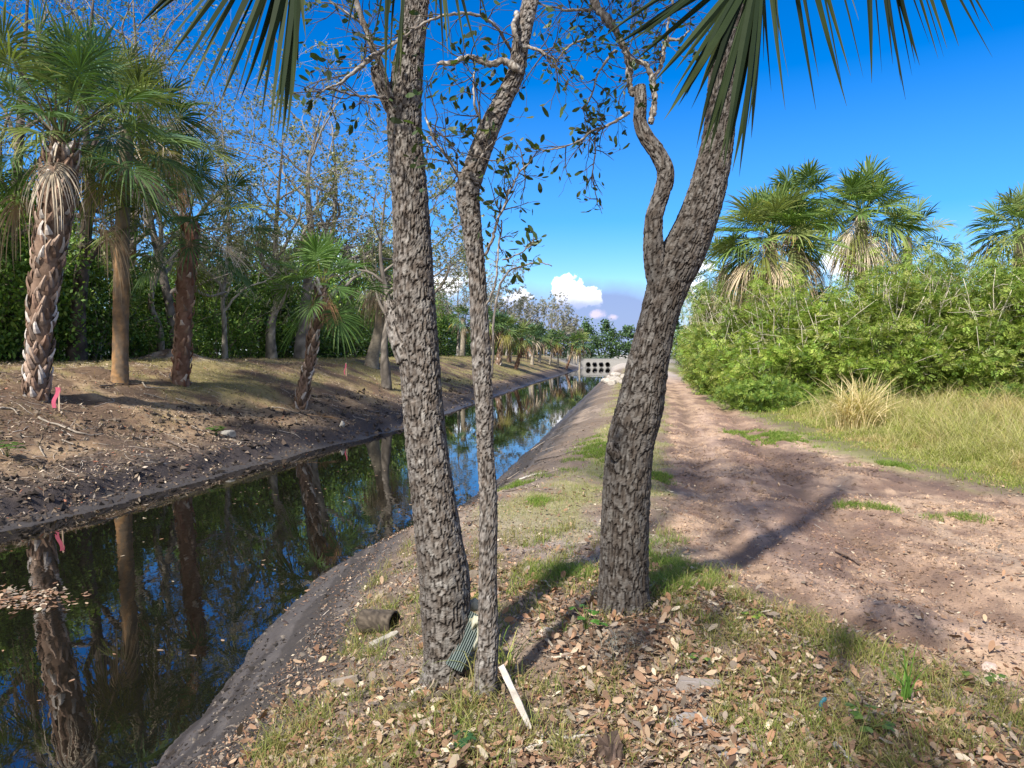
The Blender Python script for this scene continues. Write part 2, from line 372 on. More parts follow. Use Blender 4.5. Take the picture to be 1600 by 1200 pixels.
# ------------------------------------------------------------------ ground sheet
LUSH = [(.42, 5.4, .35, .75, 0), (.38, 4.55, .22, .4, 0), (-.35, 4.9, .35, .35, .3), (-1.25, 9.3, .35, .3, 0), (-.9, 7.4, .25, .25, 0), (-.25, 11.5, .5, 2.2, 0),
        (.55, 9.3, .25, .5, 0), (2.55, 7.9, .45, .14, -.35), (3.3, 7.4, .4, .16, -.35), (3.9, 10.6, .5, .35, 0), (2.95, 14.2, .6, 1.4, .2)]
def zones(x, y):
    """colours (rgb + wetness) and grass densities of the ground at x, y"""
    n1 = fbm(x * 1.1, y * 1.1, 4, 21); n2 = fbm(x * 3.7, y * 3.7, 4, 33); n3 = fbm(x * .35, y * .35, 3, 41)
    t = x - xr(y); s = xl(y) - x
    def L(c, d, k): return c + (np.asarray(d) - c) * k[..., None]
    c = np.tile(np.array([.17, .125, .09]), x.shape + (1,)); wet = np.zeros_like(x)
    right = t > 0
    # right bank litter soil, sandy grey opening behind the first trees
    c = L(c, (.26, .205, .16), ss(.4, .65, n1))
    c = L(c, (.34, .28, .25), ell(x, y, -.35, 6.2, .7, 1.2, .2) * ss(.3, .6, n2))
    gr = ss(.42, .62, n1 + .25 * (n2 - .5)) * ss(5, 8, y) * ss(1.5, 2.1, t)
    c = L(c, (.24, .24, .08), gr * .7)
    rm = road_mask(x, y); st1 = fbm((x - road_l(y)) * 5.5, y * .45, 4, 91)
    rc = L(np.tile(np.array([.38, .265, .18]), x.shape + (1,)), (.17, .11, .08), ss(.40, .60, n2 * .45 + n1 * .3 + .25 * st1))
    off = x - road_l(y)
    rc = L(rc, (.42, .30, .225), np.exp(-((off - .9) / .25) ** 2) * .7 * ss(.35, .6, st1)); rc = L(rc, (.40, .30, .215), np.exp(-((off - 2.6) / .4) ** 2) * .6 * ss(.4, .6, st1)); rc = L(rc, (.2, .125, .095), np.exp(-((off - 1.6) / .4) ** 2) * .55 * ss(2, 7, y))
    shade_dk = np.maximum.reduce([ell(x, y, .95, 9.6, .45, 1.3, .25), ell(x, y, 2.6, 12.2, .55, 2.2, .35), ell(x, y, 3.6, 9.9, .35, 1.4, .75), ell(x, y, 1.5, 5.9, .3, .8, .5) * .7])  # dark patches stand in for tree shadow, painted into the track colour
    rc = L(rc, (.075, .05, .045), ss(.25, .75, shade_dk + (n2 - .5) * .8) * .6)
    for o_, w_ in ((.55, .13), (1.72, .15)): rc = L(rc, (.17, .115, .08), np.exp(-((off - o_ + .12 * (n1 - .5)) / w_) ** 2) * ss(.3, .55, n2 * .5 + n1 * .5) * .75 * ss(2, 6, y))
    rc = L(rc, (.15, .10, .075), ss(.60, .72, fbm(x * 13, y * 7, 3, 95)) * .55 * ss(25, 10, y))
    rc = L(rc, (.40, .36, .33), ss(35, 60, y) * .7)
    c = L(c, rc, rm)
    vg = ss(-.1, .5, x - road_r(y)); c = L(c, (.12, .115, .045), vg * .8); c = L(c, (.1, .085, .055), ss(2.2, 4, x - road_r(y) - 0 * y))
    # mud of the right bank
    mud = ss(1.25, .75, t + (n1 - .5) * .9) * right * ss(70, 30, y)
    c = L(c, (.042, .036, .032), mud); c = L(c, (.095, .085, .08), mud * ss(.5, .62, vn((t + .1 * n1) * 9, y * .5, 3)) * .6)
    c = L(c, (.14, .11, .085), ss(.8, 1.3, t) * ss(1.9, 1.4, t) * right * .8 * (n2 > .42))
    wet = np.where(right, ss(.55, .0, t) * .8 + mud * .25, wet)
    # left bank
    lc = L(np.tile(np.array([.205, .135, .08]), x.shape + (1,)), (.31, .22, .135), ss(.42, .68, n2)); lc = L(lc, (.12, .078, .05), ss(.55, .40, n1))
    gl = ss(.46, .60, n3 * .55 + n1 * .45) * ss(2.4, 4.2, s + 1.2 * (n1 - .5)) * .8
    gl = np.maximum(gl, ss(22, 32, y) * ss(1.2, 2.2, s) * ss(.35, .6, n1)); lc = L(lc, (.21, .19, .07), gl * .8)
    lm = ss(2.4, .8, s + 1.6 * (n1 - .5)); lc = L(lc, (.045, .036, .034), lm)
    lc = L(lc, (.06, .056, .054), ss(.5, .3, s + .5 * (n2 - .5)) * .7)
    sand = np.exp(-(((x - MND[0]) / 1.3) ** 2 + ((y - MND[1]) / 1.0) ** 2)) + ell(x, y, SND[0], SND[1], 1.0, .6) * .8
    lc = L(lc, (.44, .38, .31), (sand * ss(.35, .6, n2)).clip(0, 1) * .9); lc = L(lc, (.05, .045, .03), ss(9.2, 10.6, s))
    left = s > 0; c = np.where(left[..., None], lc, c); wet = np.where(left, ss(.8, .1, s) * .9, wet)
    bedm = (~left) & (~right); c = np.where(bedm[..., None], np.array([.03, .025, .02]), c); wet = np.where(bedm, .5, wet)
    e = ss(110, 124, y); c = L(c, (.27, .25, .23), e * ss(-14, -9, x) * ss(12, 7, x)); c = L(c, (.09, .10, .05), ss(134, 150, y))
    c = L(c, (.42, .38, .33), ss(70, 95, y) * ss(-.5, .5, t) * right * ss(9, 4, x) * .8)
    return np.concatenate([c, wet[..., None]], -1), dict(gr=gr * (1 - rm) * right, gl=gl * left, vg=vg * right, rm=rm, mud=mud, t=t, s=s)
va = np.radians(np.concatenate([np.linspace(-180, -58, 60, endpoint=False), np.linspace(-58, 40, 760, endpoint=False), np.linspace(40, 180, 70)]))
rr = np.concatenate([[0.0], 0.7 * (900 / .7) ** np.linspace(0, 1, 820)])
A, RR = np.meshgrid(va, rr); X = RR * np.sin(A); Y = RR * np.cos(A); Z = ground_z(X, Y)
nr, na = X.shape
near = ss(30, 8, RR); clod = fbm(X * 16, Y * 16, 3, 77) - .5
rmk = road_mask(X, Y); Z = Z + near * (RR > .1) * clod * (.014 + .02 * rmk * ss(.45, .6, fbm(X * 1.3, Y * 1.3, 3, 50)) + .02 * (X < -7.5))
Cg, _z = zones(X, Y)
V = np.stack([X, Y, Z], -1).reshape(-1, 3); Cg = Cg.reshape(-1, 4)
ii = (np.arange(nr - 1)[:, None] * na + np.arange(na - 1)[None]); Q = np.stack([ii, ii + na, ii + na + 1, ii + 1], -1).reshape(-1, 4)
Q = Q[:, ::-1]
qc = V[Q].mean(1); qt = qc[:, 0] - xr(qc[:, 1]); qs = xl(qc[:, 1]) - qc[:, 0]
inroad = (road_mask(qc[:, 0], qc[:, 1]) > .5) & (qc[:, 1] < 122)
isbank = ((qt > -4) & (qt < 1.0) | (qs > -4) & (qs < 1.6)) & (qc[:, 1] < 124) & ~inroad
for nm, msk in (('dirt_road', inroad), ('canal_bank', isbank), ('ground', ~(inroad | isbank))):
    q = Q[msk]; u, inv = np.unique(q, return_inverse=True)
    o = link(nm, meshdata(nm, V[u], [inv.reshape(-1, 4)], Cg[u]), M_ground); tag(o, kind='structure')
del X, Y, Z, A, RR
wv = np.array([[-13, -30, WATER], [1, -30, WATER], [1, 127, WATER], [-13, 127, WATER]], float)
tag(link('water', meshdata('water', wv, [np.array([[0, 1, 2, 3]])], None, False), M_water), kind='structure')

# ------------------------------------------------------------------ oaks close by
def voro(u, v, nu, seed):
    iu = np.floor(u); iv = np.floor(v); f1 = np.full(u.shape, 9.); f2 = np.full(u.shape, 9.); idn = np.zeros(u.shape); ou = np.zeros(u.shape); ov_ = np.zeros(u.shape)
    for du in (-1, 0, 1):
        for dv in (-1, 0, 1):
            cu = iu + du; cv = iv + dv; w = np.mod(cu, nu)
            jx = cu + .15 + .7 * _h(w, cv, seed) + .5 * np.mod(cv, 2) - .25; jy = cv + .1 + .8 * _h(w, cv, seed + 5)
            d = np.hypot(u - jx, v - jy); hid = _h(w, cv, seed + 9)
            nn_ = d < f1; ou = np.where(nn_, u - jx, ou); ov_ = np.where(nn_, v - jy, ov_); idn = np.where(nn_, hid, idn); f2 = np.minimum(f2, np.maximum(d, f1)); f1 = np.minimum(f1, d)
    return f1, f2, idn, ou, ov_
def bark_tube(mb, path, su=.018, sv=.038, depth=.0078, seed=1, flare=None, n=None, step=.007, closed_top=False, light=1.0):
    """a trunk along path rows (x, y, z, radius) with real plated bark"""
    L = np.linalg.norm(np.diff(np.asarray(path)[:, :3], axis=0), axis=1).sum(); m = int(L / step) + 2
    sp = spline(path, m); pts, rad = sp[:, :3], sp[:, 3]; rmx = rad.mean()
    n = n or max(24, int(2 * math.pi * rmx / .0068)); nu = max(6, round(2 * math.pi * rmx / su))
    T, A_, B_ = frames(pts); th = np.arange(n) * 2 * math.pi / n
    al = np.concatenate([[0], np.cumsum(np.linalg.norm(np.diff(pts, axis=0), axis=1))])
    TH, AL = np.meshgrid(th, al); U = TH / (2 * math.pi) * nu; Vv = AL / sv
    cx, cy = np.cos(TH), np.sin(TH)
    nz = lambda s, k: (fbm(cx * s + AL * k + 7, cy * s + AL * k * .7 + 3, 3, seed) - .5)
    U2 = U + 1.3 * nz(2.2, 5) + .25 * nz(9, 23); V2 = Vv + 2.2 * nz(3.1, 9) + .4 * nz(11, 27)
    f1, f2, idn, ou, ov_ = voro(U2, V2 * .45, nu, seed)                       # long ridges
    g = f2 - f1; pl = ss(.02, .15, g); plc = ss(.03, .27, g)
    f1b, f2b, idb, ou2, ov2 = voro(U2, V2 * 1.55, nu, seed + 3); pl2 = ss(.0, .10, f2b - f1b)   # cross cracks
    fine = fbm(TH / 6.283 * n * .35, AL * 160, 2, seed + 4)
    lump = (fbm(cx * 1.2 + AL * 1.1, cy * 1.2 + AL * .8, 3, seed + 30) - .5)
    d = depth * (pl * (.68 + .32 * pl2) - 1.0 + .30 * (idb - .5) * pl + pl * ((idn - .5) * ou * 1.6 + (idb - .5) * ov2 * 1.3 - .25 * ov_)) + .14 * depth * (fine - .5) + lump * .05 * rad[:, None]
    R_ = rad[:, None] * 1.0 + d
    ring = A_[:, None] * cx[..., None] + B_[:, None] * cy[..., None]
    V_ = pts[:, None] + ring * R_[..., None]
    base = np.array([.27, .245, .22]) * light; warm = np.array([.175, .145, .12]) * light; dark = np.array([.022, .017, .014]); pale = np.array([.44, .42, .385]) * light
    C_ = base + (warm - base) * ss(.3, .8, idb)[..., None] + (pale - base) * (ss(.72, .95, _h(np.floor(U2), np.floor(V2), seed + 77)) * .6)[..., None]
    C_ = C_ * (.6 + .8 * fine[..., None]) * (.62 + .76 * fbm(cx * 1.4 + 5, cy * 1.4 + AL * 1.3, 4, seed + 60))[..., None]
    C_ = dark + (C_ - dark) * (plc * (.55 + .45 * pl2))[..., None]
    i = np.arange(m - 1)[:, None] * n; j = np.arange(n)[None]; j2 = (j + 1) % n
    Qd = np.stack([i + j, i + j2, i + n + j2, i + n + j], -1).reshape(-1, 4)
    V_ = V_.reshape(-1, 3); C_ = C_.reshape(-1, 3); Tr = []
    if closed_top:
        V_ = np.concatenate([V_, pts[-1:] + T[-1] * .004]); C_ = np.concatenate([C_, [[.24, .2, .16]]]); jj = np.arange(n); o = (m - 1) * n
        Tr = np.stack([np.full(n, len(V_) - 1), o + jj, o + (jj + 1) % n], -1)
    mb.add(V_, [Qd, Tr], C_)
def pxpath(rows):
    """rows of (centre px, py, width px, depth) -> x, y, z, radius"""
    out = []
    for cx, cy, wpx, D in rows:
        p = P(cx, cy, D); out.append([*p, wpx / 2 * D / F * .98])
    return np.array(out)
def grow(T_, Lf, p, d, L, r, lvl, rng, wig=.25, trop=.05, seg=.12, kids=(3, 5), ang=(.5, 1.1), ratio=(.45, .75), start=.3, leafgap=1):
    n = max(3, int(L / seg)); pts = [p]; ds = [d]
    for i in range(n):
        d = d + rng.normal(0, wig, 3) * (.5 if i == 0 else 1) + np.array([0, 0, trop]); d = d / np.linalg.norm(d)
        p = p + d * L / n; pts.append(p); ds.append(d)
    end = .35 if lvl > 0 else .3
    T_.append((np.array(pts), np.linspace(r, r * end, n + 1), lvl))
    if lvl == 0:
        for i in range(1, n + 1):
            if i % leafgap == 0 or i == n: Lf.append((pts[i], ds[i]))
        return
    k = rng.integers(*kids) + 1
    for q in range(k):
        f = start + (1 - start) * (q + rng.uniform(.2, .9)) / k; i = min(n, max(1, int(f * n)))
        a = rng.uniform(*ang); o = rng.normal(0, 1, 3); o -= ds[i] * o.dot(ds[i]); o /= np.linalg.norm(o)
        nd = ds[i] * math.cos(a) + o * math.sin(a); rr_ = r * (1 - .65 * i / n) * .6
        grow(T_, Lf, pts[i], nd, L * rng.uniform(*ratio), max(rr_, .0012), lvl - 1, rng, wig, trop, seg, kids, ang, ratio, start * .6, leafgap)
def put_tubes(mb, T_, rng, col, ns=(3, 4, 5, 7, 9), rmin=.0012):
    for pts, rad, lvl in T_:
        v, f = tube(pts, np.maximum(rad, rmin), ns[min(lvl, len(ns) - 1)], cap=False)
        mb.add(v, f, np.asarray(col) * rng.uniform(.8, 1.2))
def put_leaves(mb, Lf, rng, per, size, cols, p=None, near=False, spread=.03, asp=.42, keep=1.0, tilt=.9):
    pts = np.array([a for a, b in Lf]); ds = np.array([b for a, b in Lf])
    if keep < 1: m = rng.random(len(pts)) < keep; pts, ds = pts[m], ds[m]
    pts = np.repeat(pts, per, 0); ds = np.repeat(ds, per, 0); n = len(pts)
    if n == 0: return
    x, y, z = basis(n, rng, tilt); x = nrm(x + ds * .8); y = nrm(np.cross(z, x)); z = np.cross(x, y)
    L = size * rng.uniform(.6, 1.25, n); C = pick(rng, n, cols, p)
    pts = pts + rng.normal(0, spread, (n, 3))
    if near: ovals(mb, pts, x, y, z, L, L * asp, C, rng.uniform(-.1, .22, n))
    else: kites(mb, pts, x, y, L, L * asp * 1.2, C)
OAKLEAF = [(.035, .065, .018), (.06, .10, .025), (.11, .13, .035), (.025, .04, .015)]
TWIG = (.09, .075, .06)

def near_oak(name, label, trunks, branches, crown, seed, origin):
    """trunks: list of (rows, kwargs); branches: list of (rows, twigs, twig length, leaf share)"""
    rng = np.random.default_rng(seed)
    o = thing(name, origin, label, 'tree', 'live oaks growing on the near bank')
    tb = MB()
    for rows, kw in trunks: bark_tube(tb, pxpath(rows) if not isinstance(rows, np.ndarray) else rows, **kw)
    tr = tb.build('trunk', M_bark, None, False); tr.parent = o; tr.matrix_parent_inverse = Matrix.Translation(-Vector(origin))
    bb = MB(); lb = MB(); T_ = []; Lf = []
    for rows, k, tl, kw in branches:
        sp = spline(pxpath(rows), len(rows) * 7); pts = sp[:, :3] + np.cumsum(rng.normal(0, .0022, (len(sp), 3)), 0)
        v, f = tube(pts, np.maximum(sp[:, 3], .002) * (1 + .12 * rng.normal(0, 1, len(sp))), 8, cap=True)
        bb.add(v, f, pick(rng, len(v), [(.2, .175, .15), (.11, .09, .075), (.3, .28, .25)], None, .3))
        for q in range(k):
            i = rng.integers(int(len(pts) * kw.get('a', .2)), len(pts)); d = pts[min(i + 1, len(pts) - 1)] - pts[i - 1]; d /= np.linalg.norm(d)
            o_ = rng.normal(0, 1, 3) * [1, .8, 1] + np.array(kw.get('dir', (0, 0, 0))); o_ /= np.linalg.norm(o_)
            grow(T_, Lf, pts[i], nrm(d * .4 + o_), tl * rng.uniform(.5, 1.2), .0035, kw.get('lvl', 1), rng, .22, kw.get('trop', .0), .045, (2, 4), (.4, 1.0), (.4, .7), .2, 2)
    put_tubes(bb, T_, rng, TWIG); nT = len(T_)
    put_leaves(lb, Lf, rng, 1, .050, OAKLEAF, (.45, .3, .12, .13), True, .006, keep=.62)
    T2 = []; L2 = []
    for p0, d0, L0, r0, lv in crown:
        grow(T2, L2, np.array(p0, float), nrm(np.array(d0, float)), L0, r0, lv, rng, .16, .03, .28, (3, 5), (.45, 1.0), (.5, .75), .25, 1)
    put_tubes(bb, T2, rng, (.16, .14, .12))
    if L2: put_leaves(lb, L2, rng, 4, .075, OAKLEAF, (.45, .3, .12, .13), False, .07)
    for mb, nm, mt in ((bb, 'branches', M_bark2), (lb, 'foliage', M_leaf)):
        if mb.n:
            c = mb.build(nm, mt, None, nm != 'foliage'); c.parent = o; c.matrix_parent_inverse = Matrix.Translation(-Vector(origin))
    return o

dA = 3.42
gA = G(690, 1062); gB = G(758, 1088); gC = G(975, 950)
DA = float((gA - EYE) @ FW); DB = float((gB - EYE) @ FW); DC = float((gC - EYE) @ FW)
A_rows = [(694, 1092, 112, DA), (694, 1064, 80, DA), (696, 1040, 72, DA), (698, 1000, 76, DA), (696, 950, 80, DA), (694, 900, 80, DA), (685, 840, 74, DA), (676, 770, 69, DA),
          (667, 700, 66, DA), (661, 640, 64, DA), (655, 560, 64, DA + .02), (648, 480, 66, DA + .04), (645, 400, 62, DA + .06), (640, 300, 57, DA + .08), (632, 200, 55, DA + .1), (636, 120, 50, DA + .12),
          (644, 60, 42, DA + .15), (652, 0, 38, DA + .2), (664, -80, 36, DA + .25), (672, -180, 33, DA + .35), (660, -300, 30, DA + .5)]
topA = pxpath(A_rows)[-1]
near_oak('oak_tree', 'leaning oak with the thickest plated trunk at the canal edge, left of the slender one',
    [(A_rows, dict(seed=3, light=.62)), ([(640, 560, 44, DA), (622, 528, 30, DA), (612, 492, 22, DA), (607, 470, 16, DA)], dict(seed=9, closed_top=True, light=.95)),
     ([(640, 205, 40, DA + .1), (612, 165, 26, DA + .05), (592, 128, 20, DA), (586, 105, 16, DA)], dict(seed=11, closed_top=True, light=.8))],
    [([(615, 180, 12, DA + .1), (600, 110, 11, DA), (584, 60, 10, DA - .05), (566, 10, 9, DA - .1), (555, -60, 8, DA - .15)], 9, .30, dict(dir=(-.6, 0, .2))),
     ([(652, 40, 6, DA), (620, 65, 6, DA - .1), (585, 88, 8, DA - .15), (560, 108, 7, DA - .2), (530, 130, 4, DA - .25), (490, 145, 2.5, DA - .3)], 17, .28, dict(dir=(-.4, 0, 0))),
     ([(600, 150, 5, DA), (560, 150, 4, DA - .1), (520, 140, 3, DA - .2)], 8, .25, dict(dir=(-.2, 0, -.5))),
     ([(660, 210, 5, DA), (668, 225, 4, DA - .1), (690, 245, 3, DA - .1)], 5, .18, dict()),
     ([(584, 60, 5, DA), (540, 20, 4, DA), (500, -10, 3, DA)], 8, .28, dict(dir=(-.3, 0, .1)))],
    [(topA[:3], (-.6, .2, .8), 2.8, .06, 3), (topA[:3], (.5, .3, 1), 2.4, .05, 3), (topA[:3], (-.7, -.5, .6), 2.8, .06, 3), (topA[:3], (-.2, -.8, .6), 2.6, .05, 3), (topA[:3], (-.9, .1, .5), 3.0, .06, 3), (topA[:3], (-.4, -.2, 1), 3.0, .06, 3)], 5, gA)
B_rows = [(759, 1112, 64, DB), (758, 1090, 42, DB), (760, 1040, 36, DB), (763, 1000, 33, DB), (762, 900, 29, DB), (763, 780, 29, DB), (758, 700, 27, DB), (757, 640, 29, DB), (752, 560, 31, DB),
          (746, 440, 28, DB), (738, 360, 31, DB), (731, 300, 38, DB), (742, 262, 36, DB), (765, 200, 33, DB + .02), (787, 155, 29, DB + .05), (806, 115, 27, DB + .06), (815, 60, 27, DB + .1), (829, 0, 26, DB + .15), (842, -80, 24, DB + .2), (862, -200, 22, DB + .3)]
topB = pxpath(B_rows)[-1]
near_oak('oak_tree', 'slender crooked oak of the trio, between the thick leaning trunk and the forked one',
    [(B_rows, dict(seed=21, su=.016, sv=.028, depth=.0055, light=.76)),
     ([(732, 310, 30, DB), (722, 296, 22, DB), (714, 286, 13, DB)], dict(seed=23, closed_top=True, su=.02, sv=.03, depth=.006, light=.7))],
    [([(812, 108, 14, DB), (790, 98, 11, DB), (768, 103, 9, DB), (748, 96, 10, DB), (728, 92, 8, DB), (705, 100, 8, DB), (680, 98, 5, DB)], 9, .2, dict()),
     ([(800, 82, 5, DB + .1), (780, 45, 5, DB), (755, 28, 5, DB - .05), (720, 25, 4.5, DB - .1), (690, 30, 4, DB - .1), (660, 52, 4, DB - .1), (632, 72, 4, DB - .1)], 9, .2, dict()),
     ([(760, 215, 6, DB), (745, 160, 4, DB - .1), (742, 110, 3, DB - .1)], 10, .2, dict(dir=(-.5, 0, 0))),
     ([(730, 300, 6, DB), (705, 260, 5, DB - .05), (680, 225, 4, DB - .1), (664, 190, 3, DB - .1)], 13, .24, dict(dir=(-.1, 0, .1))),
     ([(735, 285, 5, DB), (755, 250, 4, DB - .1), (768, 225, 3, DB - .1)], 7, .18, dict()),
     ([(758, 400, 4, DB), (772, 370, 5, DB - .05), (783, 330, 4, DB - .05), (797, 290, 3.5, DB - .05), (815, 262, 2.5, DB - .05), (826, 255, 2, DB - .05)], 15, .17, dict(dir=(.15, 0, .1), a=.35)),
     ([(756, 485, 3, DB), (770, 455, 3.4, DB - .04), (777, 420, 3, DB - .04), (778, 380, 3, DB - .04), (783, 345, 2.4, DB - .04)], 5, .10, dict()),
     ([(768, 590, 3, DB), (772, 520, 3.6, DB - .08), (783, 455, 3.4, DB - .1), (800, 425, 3, DB - .1), (825, 412, 2.6, DB - .1), (850, 411, 2, DB - .1), (868, 417, 1.6, DB - .1)], 4, .07, dict(a=.5)),
     ([(785, 405, 2.4, DB - .1), (808, 392, 2.2, DB - .1), (826, 378, 2, DB - .1), (834, 362, 1.6, DB - .1)], 6, .05, dict()),
     ([(820, 70, 6, DB + .1), (850, 80, 4, DB), (872, 92, 3, DB)], 10, .24, dict(dir=(.4, 0, 0))),
     ([(806, 20, 9, DB + .1), (802, 45, 8, DB), (808, 70, 8, DB)], 5, .25, dict())],
    [(topB[:3], (.3, .5, 1), 2.0, .04, 3), (topB[:3], (-.5, .2, 1), 2.2, .04, 3), (topB[:3], (-.3, -.7, .8), 2.2, .04, 3)], 8, gB)
C_rows = [(976, 975, 104, DC), (975, 950, 92, DC), (974, 925, 82, DC), (975, 880, 77, DC), (977, 800, 76, DC), (984, 700, 75, DC), (999, 640, 74, DC), (1012, 570, 66, DC), (1028, 500, 60, DC), (1046, 440, 66, DC + .02),
          (1062, 405, 70, DC + .04), (1078, 372, 66, DC + .06), (1098, 320, 60, DC + .1), (1114, 260, 54, DC + .14), (1124, 200, 48, DC + .18), (1133, 100, 46, DC + .25), (1150, 0, 44, DC + .35), (1172, -120, 42, DC + .5), (1180, -260, 38, DC + .7)]
C2_rows = [(1036, 470, 35, DC + .02), (1026, 425, 37, DC - .01), (1021, 385, 33, DC - .02), (1022, 340, 28, DC - .03), (1034, 302, 27, DC - .03), (1040, 270, 27, DC - .03), (1028, 240, 26, DC - .04), (1010, 215, 24, DC - .05), (1000, 190, 21, DC - .05), (1001, 160, 20, DC - .05), (1000, 134, 18, DC - .05)]
topC = pxpath(C_rows)[-1]
DM = DC - .05
near_oak('oak_tree', 'forked oak beside the dirt road with one sawn-off snaking limb',
    [(C_rows, dict(seed=41, su=.021, sv=.052, depth=.009, light=.40)), (C2_rows, dict(seed=43, su=.022, sv=.045, depth=.006, light=.48, closed_top=True)),
     ([(962, 712, 20, DC - .1), (954, 702, 13, DC - .14), (953, 692, 8, DC - .15)], dict(seed=45, closed_top=True, light=.6))],
    [([(992, 150, 10, DM + .08), (984, 135, 10, DM + .08), (981, 110, 11, DM + .08), (974, 80, 11, DM + .1), (960, 58, 12, DM + .1), (945, 36, 13, DM + .1), (928, 15, 13, DM + .1), (918, -8, 12, DM + .1), (905, -60, 11, DM + .1)], 20, .38, dict(dir=(-.3, 0, .1), lvl=2)),
     ([(1017, 192, 9, DM), (1021, 170, 10, DM), (1023, 145, 9, DM), (1020, 118, 9, DM), (1008, 100, 8, DM), (992, 94, 7, DM), (976, 80, 8, DM)], 5, .2, dict()),
     ([(1020, 125, 6, DM), (1034, 105, 7, DM), (1040, 85, 6, DM), (1043, 62, 7, DM), (1062, 60, 4, DM), (1075, 45, 3, DM)], 8, .25, dict(dir=(.2, 0, .2))),
     ([(1043, 62, 5, DM), (1042, 35, 4, DM), (1050, 10, 4, DM), (1055, -40, 3, DM)], 10, .3, dict(lvl=2)),
     ([(984, 176, 6, DM), (968, 184, 5, DM), (945, 194, 4.5, DM), (925, 203, 4, DM), (900, 220, 3, DM), (875, 228, 2.4, DM), (848, 233, 1.6, DM)], 14, .2, dict(dir=(-.1, 0, -.6), trop=-.04)),
     ([(940, 196, 3, DM), (930, 215, 2.6, DM), (930, 240, 2.2, DM), (926, 268, 2, DM), (928, 300, 1.6, DM), (940, 322, 1.2, DM)], 9, .14, dict(dir=(0, 0, -.2))),
     ([(963, 78, 4, DM), (945, 95, 4, DM), (930, 120, 3, DM), (920, 150, 2.4, DM), (905, 165, 1.8, DM)], 9, .16, dict()),
     ([(925, 15, 5, DM + .1), (900, 14, 4, DM), (880, 16, 3, DM), (850, 10, 2, DM)], 10, .26, dict(dir=(-.2, 0, -.2))),
     ([(915, 60, 4, DM + .1), (890, 70, 3, DM), (870, 95, 2.4, DM)], 9, .26, dict(dir=(-.2, 0, -.1)))],
    [(topC[:3], (-.7, -.2, 1), 2.2, .05, 2)], 15, gC)
del A_rows, B_rows, C_rows
# ------------------------------------------------------------------ cabbage palms
FROND_G = [(.055, .105, .03), (.085, .14, .04), (.13, .17, .05), (.06, .12, .06)]
FROND_Y = [(.20, .19, .05), (.13, .15, .035), (.26, .22, .08)]
FROND_D = [(.34, .26, .17), (.25, .165, .10), (.42, .35, .26), (.19, .11, .065)]
def frond(mb, org, az, el_, pet, R_, n, droop, cols, rng, dead=False, st=(0, .16, .34, .52, .70, .87, 1.0), amax=2.2, sag=.25, wk=1.0, pw=.012, pcol=None):
    """one fan leaf: arching stalk, then a costapalmate fan of pleated, drooping leaflets"""
    d = np.array([math.sin(az) * math.cos(el_), math.cos(az) * math.cos(el_), math.sin(el_)])
    k = np.linspace(0, 1, 7)[:, None]; pts = org + d * pet * k - np.array([0, 0, 1.]) * sag * pet * k ** 2
    c0 = np.asarray(cols[rng.integers(len(cols))]); pc = c0 * 1.3 if pcol is None else np.asarray(pcol)
    v, f = tube(pts, np.linspace(pw * 1.4, pw * .7, 7), 4, cap=False, flat=.5); mb.add(v, f, pc)
    E_ = pts[-1]; T = nrm(pts[-1] - pts[-2]); Sd = np.cross(T, [0, 0, 1.]); 
    if np.linalg.norm(Sd) < .1: Sd = np.array([math.cos(az), -math.sin(az), 0])
    Sd = nrm(Sd); Nn = np.cross(Sd, T); rl = rng.normal(0, .35); Sd, Nn = Sd * math.cos(rl) + Nn * math.sin(rl), Nn * math.cos(rl) - Sd * math.sin(rl)
    a = np.linspace(-amax, amax, n) + rng.normal(0, .02, n); s_ = np.array(st)
    l = T * np.cos(a)[:, None] + Sd * np.sin(a)[:, None] + Nn * (.10 + .22 * np.abs(np.sin(a)))[:, None]; l = nrm(l)
    cost = (.30 * R_ * np.clip(1 - np.abs(a) / amax, 0, 1))[:, None]
    B0 = E_ + T * cost - np.array([0, 0, 1.]) * cost ** 2 / R_ * .5
    Ln = R_ * (.72 + .28 * np.cos(a * .75)) * rng.uniform(.86, 1.06, n)
    if dead: Ln *= rng.uniform(.7, 1, n)
    dr = droop * rng.uniform(.6, 1.5, n)
    sL = s_[None] * Ln[:, None]
    pos = B0[:, None] + l[:, None] * (sL * (1 - .25 * dr[:, None] * s_[None] ** 2).clip(.2, 1))[..., None]
    pos = pos - np.array([0, 0, 1.]) * (dr[:, None] * Ln[:, None] * s_[None] ** 2.2)[..., None]
    pos = pos + np.cross(l, Nn)[:, None] * (rng.normal(0, .05, n)[:, None] * sL * s_[None])[..., None]
    da = 2 * amax / n; w = (np.minimum(s_[None] * Ln[:, None], .34 * Ln[:, None]) * da * .62 * (1 - s_[None] ** 1.7) ** .8) * wk + .0015
    sg = np.where(np.arange(n) % 2, 1, -1)[:, None] * rng.uniform(.3, .8, (n, 1)); t0 = nrm(np.cross(l, Nn))
    sv = nrm(t0 + Nn * sg)[:, None]
    Vv = np.stack([pos + sv * w[..., None], pos - sv * w[..., None]], 2)
    m = len(s_); o = (np.arange(n) * m * 2)[:, None, None] + (np.arange(m - 1) * 2)[None, :, None]
    Qd = (o + np.array([0, 1, 3, 2])).reshape(-1, 4)
    cc = c0 * rng.normal(1, .16, (n, 1)).clip(.5, 1.6); tip = np.where(rng.random((n, 1)) < (.35 if not dead else 0), cc * [2.0, 1.5, 1.0], cc * 1.1)
    Cc = cc[:, None] * (1 - s_[None, :, None] ** 3) + tip[:, None] * s_[None, :, None] ** 3
    mb.add(Vv, [Qd], np.repeat(Cc, 2, 1).reshape(-1, 3))
